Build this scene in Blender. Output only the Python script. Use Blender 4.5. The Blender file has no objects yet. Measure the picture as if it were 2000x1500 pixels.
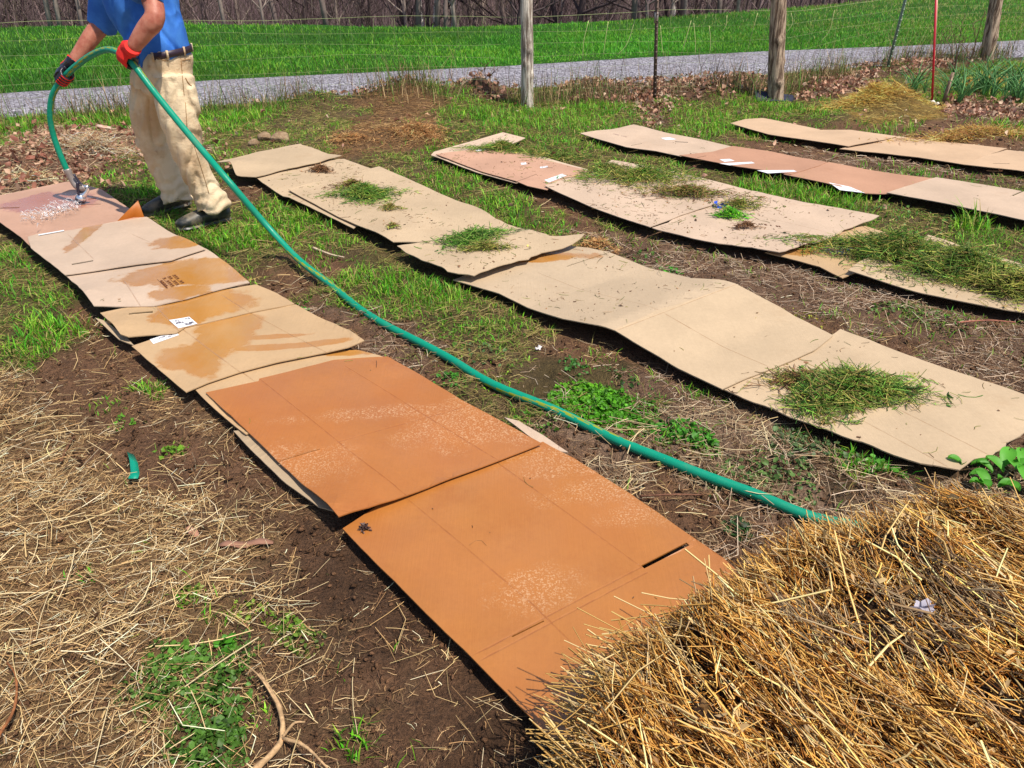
import bpy, bmesh, math, random
import numpy as np
from mathutils import Vector, Matrix

# ------------------------------------------------------------------ camera, sky, sun, exposure
S = bpy.context.scene
COL = S.collection
CAM_H = 1.6
PITCH = math.atan(890 / 1500)
cam_d = bpy.data.cameras.new('camera'); cam = bpy.data.objects.new('camera', cam_d); COL.objects.link(cam)
cam.location = (0, 0, CAM_H); cam.rotation_euler = (math.pi / 2 - PITCH, 0, 0)
cam_d.sensor_width = 36; cam_d.lens = 27; cam_d.clip_start = 0.05; cam_d.clip_end = 1000
S.camera = cam
SUN_DIR = Vector((0.36, -0.28, 0.89)).normalized()      # towards the sun
sun_el = math.asin(SUN_DIR.z); sun_az = math.atan2(SUN_DIR.x, SUN_DIR.y)
world = bpy.data.worlds.new('World'); S.world = world; world.use_nodes = True
wn = world.node_tree.nodes; bg = wn['Background']
sky = wn.new('ShaderNodeTexSky'); sky.sky_type = 'NISHITA'; sky.sun_disc = False
sky.sun_elevation = sun_el; sky.sun_rotation = sun_az
world.node_tree.links.new(sky.outputs[0], bg.inputs[0]); bg.inputs[1].default_value = 0.115
sl = bpy.data.lights.new('sun', 'SUN'); sl.energy = 4.4; sl.angle = math.radians(0.55); sl.color = (1, 0.93, 0.82)
so = bpy.data.objects.new('sun', sl); COL.objects.link(so)
so.rotation_euler = SUN_DIR.to_track_quat('Z', 'Y').to_euler(); so.location = (3, -2, 9)
S.view_settings.view_transform = 'Standard'; S.view_settings.look = 'None'
S.view_settings.exposure = 0.42; S.view_settings.gamma = 1
try:
    S.cycles.max_bounces = 6; S.cycles.transparent_max_bounces = 8
except Exception: pass

# ------------------------------------------------------------------ helpers
rng = np.random.default_rng(7)
random.seed(5)
cp, sp = math.cos(PITCH), math.sin(PITCH)
def G(px, py, z=0.0):
    """survey point of the photograph (2000 x 1500) laid on the level z"""
    a = (np.asarray(px, float) - 1000) / 1500; b = (750 - np.asarray(py, float)) / 1500
    dy = cp + b * sp; dz = -sp + b * cp; t = (z - CAM_H) / dz
    return np.stack([a * t, dy * t, np.zeros_like(t) + z], -1)
def P(px, py, Y):
    a = (px - 1000) / 1500; b = (750 - py) / 1500
    dy = cp + b * sp; dz = -sp + b * cp; t = Y / dy
    return Vector((a * t, Y, CAM_H + dz * t))
def lin(r, g, b, k=1.0):
    f = lambda c: ((c / 255 + 0.055) / 1.055) ** 2.4 if c > 10 else c / 255 / 12.92
    return np.array([f(r) * k, f(g) * k, f(b) * k])
_T = rng.random((256, 256))
def vn(x, y, s=0):
    x = np.asarray(x, float) + s * 17.31; y = np.asarray(y, float) + s * 9.77
    xi = np.floor(x).astype(int); yi = np.floor(y).astype(int); fx = x - xi; fy = y - yi
    fx = fx * fx * (3 - 2 * fx); fy = fy * fy * (3 - 2 * fy)
    a = _T[xi & 255, yi & 255]; b = _T[(xi + 1) & 255, yi & 255]; c = _T[xi & 255, (yi + 1) & 255]; d = _T[(xi + 1) & 255, (yi + 1) & 255]
    return (a * (1 - fx) + b * fx) * (1 - fy) + (c * (1 - fx) + d * fx) * fy
def fbm(x, y, f, o=3, s=0):
    t = 0; n = 0; a = 1
    for i in range(o):
        t = t + a * vn(x * f, y * f, s + i); n += a; a *= 0.5; f *= 2.03
    return t / n
def inside(poly, X, Y):
    c = np.zeros(np.shape(X), bool); n = len(poly)
    for i in range(n):
        x0, y0 = poly[i][:2]; x1, y1 = poly[(i + 1) % n][:2]
        if y0 == y1: continue
        c ^= ((y0 > Y) != (y1 > Y)) & (X < (x1 - x0) * (Y - y0) / (y1 - y0) + x0)
    return c
def pdist(poly, X, Y, closed=True):
    d = np.full(np.shape(X), 1e9); n = len(poly)
    for i in range(n if closed else n - 1):
        x0, y0 = poly[i][:2]; x1, y1 = poly[(i + 1) % n][:2]
        vx, vy = x1 - x0, y1 - y0
        t = np.clip(((X - x0) * vx + (Y - y0) * vy) / (vx * vx + vy * vy + 1e-12), 0, 1)
        d = np.minimum(d, np.hypot(X - x0 - t * vx, Y - y0 - t * vy))
    return d

def tag(o, label=None, cat=None, group=None, kind=None):
    if label: o['label'] = label
    if cat: o['category'] = cat
    if group: o['group'] = group
    if kind: o['kind'] = kind
    return o
def link(name, me, mats, parent=None, smooth=False):
    if not isinstance(mats, (list, tuple)): mats = [mats]
    for m in mats: me.materials.append(m)
    if smooth: me.polygons.foreach_set('use_smooth', [True] * len(me.polygons))
    o = bpy.data.objects.new(name, me); COL.objects.link(o)
    if parent: o.parent = parent; o.matrix_parent_inverse = Matrix.Translation(-Vector(parent.location))
    return o
def empty(name, loc=(0, 0, 0)):
    o = bpy.data.objects.new(name, None); COL.objects.link(o); o.location = loc; o.empty_display_size = .1
    return o

class Soup:
    """collects vertices, faces and a colour per vertex into one mesh"""
    def __init__(s): s.v = []; s.q = []; s.t = []; s.c = []; s.n = 0
    def add(s, v, q=None, t=None, c=(1, 1, 1)):
        v = np.asarray(v, float).reshape(-1, 3); c = np.asarray(c, float)
        if c.ndim == 1: c = np.tile(c, (len(v), 1))
        s.v.append(v); s.c.append(c)
        if q is not None and len(q): s.q.append(np.asarray(q) + s.n)
        if t is not None and len(t): s.t.append(np.asarray(t) + s.n)
        s.n += len(v)
    def mesh(s, name):
        v = np.concatenate(s.v); c = np.concatenate(s.c)
        q = np.concatenate(s.q).reshape(-1) if s.q else np.zeros(0, int)
        t = np.concatenate(s.t).reshape(-1) if s.t else np.zeros(0, int)
        nq, nt = len(q) // 4, len(t) // 3
        me = bpy.data.meshes.new(name)
        me.vertices.add(len(v)); me.vertices.foreach_set('co', v.astype(np.float32).ravel())
        me.loops.add(len(q) + len(t)); me.loops.foreach_set('vertex_index', np.concatenate([q, t]).astype(np.int32))
        me.polygons.add(nq + nt)
        st = np.concatenate([np.arange(nq) * 4, nq * 4 + np.arange(nt) * 3]).astype(np.int32)
        me.polygons.foreach_set('loop_start', st)
        me.update(calc_edges=True); me.validate()
        a = me.color_attributes.new('Col', 'FLOAT_COLOR', 'POINT')
        a.data.foreach_set('color', np.concatenate([c, np.ones((len(c), 1))], 1).astype(np.float32).ravel())
        return me
    def build(s, name, mats, parent=None, smooth=False): return link(name, s.mesh(name), mats, parent, smooth)

def blades(s, Pn, h, w, lean, col, tip=None, mid=.55):
    n = len(Pn)
    if n == 0: return
    az = rng.uniform(0, 2 * np.pi, n); a2 = az + np.pi / 2 + rng.normal(0, .5, n)
    L = np.stack([np.cos(az), np.sin(az), 0 * az], -1); W = np.stack([np.cos(a2), np.sin(a2), 0 * az], -1)
    h = np.broadcast_to(h, n)[:, None]; w = np.broadcast_to(w, n)[:, None]; lean = np.broadcast_to(lean, n)[:, None]
    up = np.array([0, 0, 1.0])
    m = Pn + L * h * lean * .35 + up * h * mid
    t = Pn + L * h * lean + up * h * np.sqrt(np.clip(1 - (lean * .62) ** 2, .05, 1))
    v = np.stack([Pn - W * w * .4, Pn + W * w * .4, m - W * w * .5, m + W * w * .5, t], 1)
    i = np.arange(n)[:, None] * 5
    tip = col if tip is None else tip
    c = np.stack([col, col, col, col, tip], 1)
    s.add(v, i + np.array([[0, 1, 3, 2]]), i + np.array([[2, 3, 4]]), c.reshape(-1, 3))
def straws(s, Pn, D, L, r, bend, col, seg=2):
    """three-sided stems; D unit directions, bend sideways sag as a fraction of length"""
    n = len(Pn)
    if n == 0: return
    L = np.broadcast_to(L, n)[:, None]; r = np.broadcast_to(r, n)[:, None]
    rnd = rng.normal(size=(n, 3)); A = np.cross(D, rnd); A /= np.linalg.norm(A, axis=1)[:, None] + 1e-9
    B = np.cross(D, A); bd = (rng.normal(size=(n, 1)) * bend)
    rings = []
    for k in range(seg + 1):
        u = k / seg - .5
        c = Pn + D * L * u + A * L * bd * (0.25 - u * u) * np.array([1, 1, .35])
        for j in range(3):
            an = 2 * np.pi * j / 3
            rings.append(c + (A * np.cos(an) + B * np.sin(an) * .6) * r * (1 if k else .8))
    v = np.stack(rings, 1); m = 3 * (seg + 1); i = np.arange(n)[:, None] * m
    f = [[k * 3 + j, k * 3 + (j + 1) % 3, k * 3 + 3 + (j + 1) % 3, k * 3 + 3 + j] for k in range(seg) for j in range(3)]
    q = (i[:, :, None] + np.array(f)[None]).reshape(-1, 4)
    s.add(v, q, None, np.repeat(col, m, 0))
def leaves(s, Pn, size, col, tilt=.5, cup=.25, asp=.6, n6=6):
    n = len(Pn)
    if n == 0: return
    size = np.broadcast_to(size, n)
    N = rng.normal(size=(n, 3)) * tilt; N[:, 2] = np.abs(N[:, 2]) * .3 + 1; N /= np.linalg.norm(N, axis=1)[:, None]
    A = np.cross(N, rng.normal(size=(n, 3))); A /= np.linalg.norm(A, axis=1)[:, None]; B = np.cross(N, A)
    vs = [Pn]
    for k in range(n6):
        an = 2 * np.pi * k / n6; rr = 1 + rng.uniform(-.2, .2, n)
        cz = cup * rng.uniform(-1, 1.3, n)
        vs.append(Pn + (A * math.cos(an) + B * math.sin(an) * asp) * (size * rr)[:, None] * .5 + N * (size * cz * .5)[:, None])
    v = np.stack(vs, 1); i = np.arange(n)[:, None] * (n6 + 1)
    t = (i[:, :, None] + np.array([[0, 1 + k, 1 + (k + 1) % n6] for k in range(n6)])[None]).reshape(-1, 3)
    s.add(v, None, t, np.repeat(col, n6 + 1, 0))
def pick(pal, n, var=.18):
    pal = np.array(pal); c = pal[rng.integers(0, len(pal), n)]
    return np.clip(c * (1 + rng.normal(0, var, (n, 1))), 0.003, 1)
def loft(s, pts, rad, n=16, c=(1, 1, 1), ref=Vector((0, 1, 0)), cap=True):
    """closed tube through pts; rad = r or (r across, r along ref) for each ring"""
    pts = [Vector(p) for p in pts]; rings = []
    m = len(pts)
    for i, p in enumerate(pts):
        t = (pts[min(i + 1, m - 1)] - pts[max(i - 1, 0)]).normalized()
        u = t.cross(ref)
        if u.length < .05: u = t.cross(Vector((1, 0, 0)))
        u.normalize(); v = u.cross(t).normalized()
        r = rad[i]; ru, rv = (r, r) if not isinstance(r, (tuple, list)) else r
        for k in range(n):
            a = 2 * math.pi * k / n
            rings.append(p + u * math.cos(a) * ru + v * math.sin(a) * rv)
    q = [[i * n + k, i * n + (k + 1) % n, (i + 1) * n + (k + 1) % n, (i + 1) * n + k] for i in range(m - 1) for k in range(n)]
    V = [tuple(x) for x in rings]; t = []
    if cap:
        V += [tuple(pts[0]), tuple(pts[-1])]; a, b = m * n, m * n + 1
        for k in range(n):
            t.append([a, (k + 1) % n, k]); t.append([b, (m - 1) * n + k, (m - 1) * n + (k + 1) % n])
    s.add(V, q, t or None, c)
def spline(pts, n):
    """Catmull-Rom through pts, n samples"""
    pts = [np.array(p, float) for p in pts]; pts = [2 * pts[0] - pts[1]] + pts + [2 * pts[-1] - pts[-2]]
    seg = len(pts) - 3; out = []
    for k in range(n):
        u = k / (n - 1) * seg; i = min(int(u), seg - 1); t = u - i
        a, b, c, d = pts[i:i + 4]
        out.append(.5 * ((2 * b) + (c - a) * t + (2 * a - 5 * b + 4 * c - d) * t * t + (3 * b - a - 3 * c + d) * t ** 3))
    return out
def remeshed(s, name, vox, smooth=2, deform=None):
    me = s.mesh(name + '_tmp'); o = bpy.data.objects.new(name + '_tmp', me); COL.objects.link(o)
    m = o.modifiers.new('r', 'REMESH'); m.mode = 'VOXEL'; m.voxel_size = vox
    m = o.modifiers.new('s', 'SMOOTH'); m.factor = .5; m.iterations = smooth
    dg = bpy.context.evaluated_depsgraph_get(); dg.update()
    r = bpy.data.meshes.new_from_object(o.evaluated_get(dg)); r.name = name
    bpy.data.objects.remove(o)
    if deform:
        n = len(r.vertices); co = np.zeros(n * 3, np.float32); no = np.zeros(n * 3, np.float32)
        r.vertices.foreach_get('co', co); r.vertices.foreach_get('normal', no)
        co = deform(co.reshape(-1, 3).astype(float), no.reshape(-1, 3).astype(float))
        r.vertices.foreach_set('co', co.astype(np.float32).ravel()); r.update()
    return r

# ------------------------------------------------------------------ materials
def mat(name, col=None, rough=.7, spec=.5, metal=0.0):
    m = bpy.data.materials.new(name); m.use_nodes = True; nt = m.node_tree; b = nt.nodes['Principled BSDF']
    if col is not None: b.inputs['Base Color'].default_value = (*[float(x) for x in col], 1)
    b.inputs['Roughness'].default_value = rough; b.inputs['Specular IOR Level'].default_value = spec; b.inputs['Metallic'].default_value = metal
    return m, nt, b
def nd(nt, t, **k):
    n = nt.nodes.new(t)
    for a, v in k.items():
        if isinstance(v, tuple) and a.startswith('i_'): n.inputs[a[2:]].default_value = v
        else: setattr(n, a, v)
    return n
def noise(nt, scale, detail=4, rough=.6, vec=None, dim='3D'):
    n = nd(nt, 'ShaderNodeTexNoise'); n.noise_dimensions = dim
    n.inputs['Scale'].default_value = scale; n.inputs['Detail'].default_value = detail; n.inputs['Roughness'].default_value = rough
    if vec is None:
        g = nd(nt, 'ShaderNodeNewGeometry'); vec = g.outputs['Position']
    nt.links.new(vec, n.inputs['Vector'])
    return n
def mrange(nt, val, a, b, c=0., d=1., smooth=True):
    n = nd(nt, 'ShaderNodeMapRange'); n.interpolation_type = 'SMOOTHSTEP' if smooth else 'LINEAR'
    for i, x in zip((1, 2, 3, 4), (a, b, c, d)): n.inputs[i].default_value = x
    nt.links.new(val, n.inputs[0]); return n.outputs[0]
def mixc(nt, fac, a, b, mode='MIX'):
    n = nd(nt, 'ShaderNodeMix'); n.data_type = 'RGBA'; n.blend_type = mode
    for i, x in ((0, fac), (6, a), (7, b)):
        if isinstance(x, bpy.types.NodeSocket): nt.links.new(x, n.inputs[i])
        elif i == 0: n.inputs[0].default_value = x
        else: n.inputs[i].default_value = (*[float(q) for q in x][:3], 1)
    return n.outputs[2]
def math_(nt, op, a, b=None):
    n = nd(nt, 'ShaderNodeMath'); n.operation = op
    for i, x in ((0, a), (1, b)):
        if x is None: continue
        if isinstance(x, bpy.types.NodeSocket): nt.links.new(x, n.inputs[i])
        else: n.inputs[i].default_value = x
    return n.outputs[0]
def bump(nt, b, h, strength=.4, dist=.01):
    n = nd(nt, 'ShaderNodeBump'); n.inputs['Strength'].default_value = strength; n.inputs['Distance'].default_value = dist
    nt.links.new(h, n.inputs['Height']); nt.links.new(n.outputs[0], b.inputs['Normal'])
def attr_mat(name, rough=.7, trans=0.0, nscale=None, bumpy=None, spec=.3):
    m, nt, b = mat(name, None, rough, spec)
    a = nd(nt, 'ShaderNodeAttribute'); a.attribute_name = 'Col'; c = a.outputs['Color']
    if nscale:
        n = noise(nt, nscale, 3); f = mrange(nt, n.outputs[0], .25, .75, .65, 1.35, False)
        mm = nd(nt, 'ShaderNodeVectorMath'); mm.operation = 'SCALE'; nt.links.new(c, mm.inputs[0]); nt.links.new(f, mm.inputs['Scale']); c = mm.outputs[0]
        if bumpy: bump(nt, b, n.outputs[0], bumpy, .01)
    nt.links.new(c, b.inputs['Base Color'])
    if trans:
        tr = nd(nt, 'ShaderNodeBsdfTranslucent'); mx = nd(nt, 'ShaderNodeMixShader'); mx.inputs[0].default_value = trans
        nt.links.new(c, tr.inputs[0]); nt.links.new(b.outputs[0], mx.inputs[1]); nt.links.new(tr.outputs[0], mx.inputs[2])
        nt.links.new(mx.outputs[0], nt.nodes['Material Output'].inputs[0])
    return m
M_blade = attr_mat('leaf_blades', .55, .35)
M_leaf = attr_mat('leaves', .5, .3)
M_straw = attr_mat('straw', .6, .12)
M_dead = attr_mat('dead_stems', .85, .1)
# ------------------------------------------------------------------ cardboard sheets: outlines surveyed on the ground
KRAFT = lin(206, 180, 147, .70); PALE = lin(212, 185, 160, .71); PINK = lin(202, 158, 132, .71)
ORANGE = lin(204, 130, 64, .63); BUFF = lin(208, 172, 128, .70)
#  label, outline px, level, base colour, dict(lifts, creases, slots, wet blobs, options)
ROW1, ROW2, ROW3, ROW4, ROW5 = ['cardboard sheets of the %s row' % x for x in ('wet front', 'second', 'third', 'fourth', 'far right')]
SH = [
 ('far end pinkish wet cardboard sheet under the hose nozzle', [(-80,402),(0,381),(128,355),(146,355),(199,370),(233,394),(255,409),(290,426),(265,470),(120,505),(60,482),(40,462),(0,434),(-60,402)], 5, PINK, ROW1,
    dict(slots=[((-60,408),(38,405),.018),((172,389),(187,387),.02),((150,401),(198,399),.012)], creases=[((40,462),(230,430))], wet=[(110,405,.28,.2)], wetcol=lin(190,120,95,.8), gloss=.8)),
 ('pale pink cardboard sheet with a white strip, below the farthest wet sheet', [(54,462),(75,456),(142,449),(232,432),(287,424),(345,462),(402,487),(333,510),(270,517),(192,528),(127,536),(60,484)], 6, PALE*.97, ROW1,
    dict(slots=[((140,516),(182,509),.02)], creases=[((132,457),(182,505)),((258,458),(297,476))], wet=[(172,470,.05,.3),(368,490,.22,.1)], lifts=[((402,487),.25,.02)], gloss=.55)),
 ('cardboard sheet with printed lettering and a large orange wet patch', [(128,537),(192,524),(270,514),(333,507),(402,486),(412,492),(450,520),(488,552),(430,566),(365,585),(300,600),(185,603),(150,560)], 4.6, PALE, ROW1,
    dict(creases=[((240,548),(275,600))], wet=[(375,553,.34,.15),(395,535,.22,.12),(320,545,.1,.1),(360,585,.14,.1)], lifts=[((185,603),.35,.035)])),
 ('flattened box with a hand slot and a square white shipping label', [(197,615),(240,606),(300,598),(424,570),(500,556),(540,572),(575,592),(488,610),(362,640),(345,652),(252,664),(238,660)], 3.6, BUFF*.98, ROW1,
    dict(slots=[((254,621),(300,614),.022)], creases=[((302,600),(352,650)),((430,575),(488,610)),((352,640),(575,594))], wet=[(370,615,.16,.2),(440,600,.14,.12),(400,590,.16,.1)], lifts=[((252,664),.3,.03),((197,615),.2,.015)])),
 ('flattened box with a long white label and a curved wet stain', [(258,677),(345,648),(362,640),(488,610),(578,594),(650,632),(712,671),(680,682),(619,692),(540,708),(469,726),(405,748),(363,766),(310,722)], 3, BUFF, ROW1,
    dict(creases=[((352,640),(470,728)),((488,610),(640,690))], wet=[(430,665,.13,.32),(375,705,.12,.13),(400,720,.07,.1),(555,685,.3,.03),(540,665,.16,.02),(470,640,.1,.1)], lifts=[((712,671),.28,.03),((258,677),.2,.01)])),
 ('narrow tan cardboard strip between the wet stained boxes and the upper orange sheet', [(364,744),(469,722),(619,686),(700,684),(740,694),(770,706),(700,780),(480,850),(452,826),(400,780)], 1.6, BUFF*1.02, ROW1, dict(creases=[((470,725),(500,748))], lifts=[((450,826),.2,-.008)], wet=[(700,689,.16,.04)])),
 ('thin buried strip of cardboard sticking out below the upper orange sheet', [(455,843),(475,842),(520,870),(575,908),(640,960),(665,1000),(621,988),(560,945),(500,890)], .3, KRAFT*.8, ROW1, dict()),
 ('upper orange soaked cardboard sheet with a dark gap at its lower left edge', [(401,767),(506,745),(507,740),(580,722),(652,703),(757,696),(830,738),(900,780),(985,826),(1058,866),(966,902),(880,935),(793,970),(720,1000),(663,1020),(610,965),(543,900),(470,830)], 2.6, ORANGE, ROW1,
    dict(slots=[((545,901),(625,878),.004)], creases=[((507,741),(680,878)),((680,878),(793,969)),((674,716),(975,900)),((663,862),(834,815)),((834,815),(1000,770))], lifts=[((663,1020),.3,.035)], allwet=1, dry=[(560,925,.2,.13),(905,840,.2,.13),(760,815,.3,.04),(930,790,.1,.1),(990,840,.1,.12)])),
 ('lower orange soaked cardboard sheet reaching under the straw bale', [(669,1031),(740,985),(793,965),(880,930),(966,896),(1060,862),(1120,895),(1230,965),(1300,1015),(1357,1055),(1412,1092),(1470,1145),(1440,1300),(1200,1500),(1062,1430),(990,1352),(925,1287),(800,1165)], 1.0, ORANGE*np.array([1,1.03,.98]), ROW1,
    dict(slots=[((1255,1109),(1343,1065),.014),((1000,1243),(1062,1213),.004)], creases=[((795,974),(1043,1183)),((971,903),(1252,1109)),((922,1280),(1252,1109)),((935,1290),(1262,1120)),((1043,1183),(1120,1260))], allwet=1, dry=[(1130,900,.25,.09),(1190,960,.2,.07),(1250,1010,.12,.06),(1040,1150,.12,.08),(1085,890,.18,.06)])),
 # second row
 ('pale sliver of cardboard showing right of the upper orange sheet', [(985,815),(1012,822),(1060,850),(1110,884),(1075,880),(1030,850)], .2, PALE, ROW1, dict()),
 ('buried pale cardboard corner left of the box with the square label', [(186,622),(205,628),(250,662),(262,676),(232,664)], 1.6, KRAFT*.95, ROW1, dict()),
 ('farthest sheet of the second row, a raised tan flap with a dark shadow below', [(425,318),(500,298),(586,281),(612,290),(640,301),(667,304),(625,317),(560,330),(500,345),(464,343),(450,326)], 5, KRAFT*.97, ROW2, dict(lifts=[((464,343),.3,.05),((667,304),.2,.05)], rag=1)),
 ('tan sheet with a small dry brown tuft, second in the second row', [(500,347),(560,330),(640,312),(672,311),(730,332),(810,365),(690,445),(564,384),(552,382)], 2.6, KRAFT, ROW2, dict(specks=1, lifts=[((500,347),.3,.03)])),
 ('long tan sheet under the mixed green and brown weed clump', [(563,370),(640,350),(741,326),(800,350),(860,378),(920,403),(968,429),(910,452),(860,467),(815,473),(768,474),(720,450),(660,422)], 4.2, KRAFT, ROW2, dict(specks=1, lifts=[((563,370),.3,.03),((768,474),.3,.03),((968,429),.3,.03)])),
 ('tan sheet with a sharply curled far corner in the second row', [(774,480),(850,468),(910,448),(968,428),(1020,448),(1085,471),(1141,471),(1105,484),(1060,497),(1035,508),(1012,512),(990,524),(968,527),(928,541),(880,534),(820,508)], 5.6, KRAFT, ROW2, dict(specks=1, lifts=[((1141,471),.42,.12),((928,541),.4,.035)], rag=2)),
 ('speckled tan sheet below the curled corner, crossed by a long fold', [(885,546),(960,520),(1050,490),(1110,482),(1150,485),(1189,493),(1270,525),(1349,555),(1400,562),(1440,570),(1360,600),(1290,624),(1203,662),(1160,652),(1100,634),(1040,605),(975,573)], 2.0, KRAFT, ROW2,
    dict(specks=1, slots=[((1107,521),(1189,494),.008)], creases=[((1050,533),(1290,624)),((1202,659),(1435,569))], ridge=[((1202,659),(1435,569),.05)], wet=[(1050,510,.35,.06)])),
 ('smooth plain tan sheet in the middle of the second row', [(1200,661),(1287,620),(1360,597),(1435,568),(1530,606),(1628,655),(1590,685),(1512,718),(1460,738),(1411,760),(1300,708)], 2.9, KRAFT*1.02, ROW2,
    dict(creases=[((1300,628),(1500,715)),((1202,661),(1435,569))], ridge=[((1202,659),(1435,569),.05)], slots=[((1440,748),(1510,719),.006)])),
 ('large near tan sheet carrying the big heap of fresh grass', [(1408,758),(1512,714),(1580,680),(1625,655),(1643,642),(1720,672),(1800,704),(1900,738),(2000,772),(2060,796),(2000,847),(1960,875),(1930,892),(1905,900),(1877,918),(1796,907),(1700,872),(1600,835)], 1.9, KRAFT*1.03, ROW2,
    dict(creases=[((1560,700),(1930,890)),((1500,720),(1850,912))], rag=1)),
 # third row
 ('pale backing sheet showing round the pink box at the far end of the third row', [(847,297),(900,282),(982,259),(1026,270),(985,288),(1040,300),(1154,332),(1100,345),(1006,358),(930,336),(842,304)], 1.2, PALE*1.1, ROW3, dict()),
 ('pinkish flattened box with white label patches in the third row', [(851,302),(930,291),(988,293),(1040,306),(1090,318),(1153,334),(1140,340),(1100,350),(1068,372),(1030,364),(1007,354),(940,334)], 2.6, PINK*1.06, ROW3, dict(slots=[((1007,356),(1048,340),.01)])),
 ('speckled sheet half hidden under dead weeds in the third row', [(1064,364),(1105,352),(1153,338),(1195,312),(1265,324),(1330,338),(1400,355),(1468,374),(1400,397),(1330,420),(1269,444),(1210,425),(1150,402)], 3.8, PALE, ROW3, dict(specks=2, lifts=[((1064,364),.3,.025)])),
 ('dirt speckled tan sheet with a blue scrap and faint print', [(1275,446),(1340,418),(1395,397),(1468,373),(1560,394),(1640,411),(1714,428),(1680,440),(1646,448),(1640,455),(1604,472),(1600,476),(1520,498),(1400,477)], 2.8, PALE, ROW3, dict(specks=2, lifts=[((1714,428),.6,.04),((1520,498),.5,.03)], creases=[((1475,420),(1600,450))], rag=1)),
 ('tan sheet with one end in orange shade beside the long weed heap', [(1495,493),(1560,480),(1640,447),(1690,441),(1735,455),(1795,472),(1740,505),(1700,522),(1645,542),(1600,520)], 1.0, BUFF, ROW3, dict(wet=[(1590,485,.28,.12)])),  # wet patch here paints shade under the lifted neighbour into the colour
 ('near end sheet of the third row, mostly buried under the long weed heap', [(1655,533),(1700,505),(1797,472),(1813,458),(1905,488),(2060,535),(2060,620),(1956,604),(1800,571)], 2.2, KRAFT, ROW3, dict(lifts=[((1655,533),.4,.03)])),
 # fourth row
 ('far end tan sheet of the fourth row with faint print', [(1133,263),(1190,255),(1238,244),(1300,260),(1360,271),(1430,287),(1400,297),(1329,305),(1280,295),(1222,287)], 2, PALE, ROW4, dict(slots=[((1232,285),(1253,281),.012),((1318,277),(1344,279),.02)], lifts=[((1133,263),.4,.02)])),
 ('brownish orange box with two white label patches in the fourth row', [(1327,303),(1390,297),(1430,286),(1500,296),(1560,308),(1615,316),(1600,323),(1545,341),(1440,326)], 3.2, PINK*np.array([.92,.85,.8]), ROW4, dict(slots=[((1362,308),(1378,305),.012)])),
 ('brownish box with a torn white edge in the fourth row', [(1530,341),(1600,321),(1620,316),(1700,331),(1760,340),(1828,348),(1780,362),(1735,378),(1690,377),(1610,358)], 2.6, PINK*np.array([.96,.9,.84]), ROW4, dict()),
 ('near end plain tan sheet of the fourth row', [(1732,376),(1828,347),(1930,363),(2080,389),(2080,446),(2000,432),(1890,411)], 3.6, PALE*.97, ROW4, dict(slots=[((1976,386),(1998,374),.012)], lifts=[((1890,411),.7,.03)])),
 # fifth row
 ('far end sheet of the farthest row with grass growing over its edge', [(1426,241),(1455,233),(1490,231),(1540,240),(1602,252),(1568,272),(1500,262)], 1.6, PALE*np.array([1,.93,.82]), ROW5, dict()),
 ('small sheet with a rolled edge in the farthest row', [(1567,271),(1600,253),(1660,253),(1753,266),(1705,278),(1657,286)], 3.0, PALE*np.array([1,.93,.82]), ROW5, dict(lifts=[((1657,286),.4,.02)])),
 ('buff sheet in the middle of the farthest row', [(1640,290),(1700,277),(1755,266),(1828,276),(1900,282),(1967,289),(1930,302),(1886,321),(1793,306)], 1.8, PALE*np.array([1,.92,.8]), ROW5, dict()),
 ('near end buff sheet of the farthest row', [(1884,320),(1925,303),(1967,292),(2080,305),(2080,345),(1985,331)], 3.0, PALE*np.array([1,.93,.82]), ROW5, dict(slots=[((1940,318),(1972,319),.012)])),
]
LVL0, DL = .028, .0085
def lvz(l): return LVL0 + DL * l
for i, s in enumerate(SH):
    zz = lvz(s[2]); SH[i] = s + (G([p[0] for p in s[1]], [p[1] for p in s[1]], zz)[:, :2],)
def und(X, Y): return .014 * (fbm(X, Y, 1.1, 2, 3) - .5)
def on_cards(X, Y):
    r = np.zeros(np.shape(X), bool)
    for s in SH: r |= inside(s[6], X, Y)
    return r
def card_dist(X, Y):
    d = np.full(np.shape(X), 1e9)
    for s in SH:
        p = s[6]; c = p.mean(0); R = np.hypot(*(p - c).T).max() + .3
        m = np.hypot(X - c[0], Y - c[1]) < R
        if not m.any(): continue
        dd = pdist(p, X[m], Y[m]); dd[inside(p, X[m], Y[m])] = 0
        d[m] = np.minimum(d[m], dd)
    return d

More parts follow.
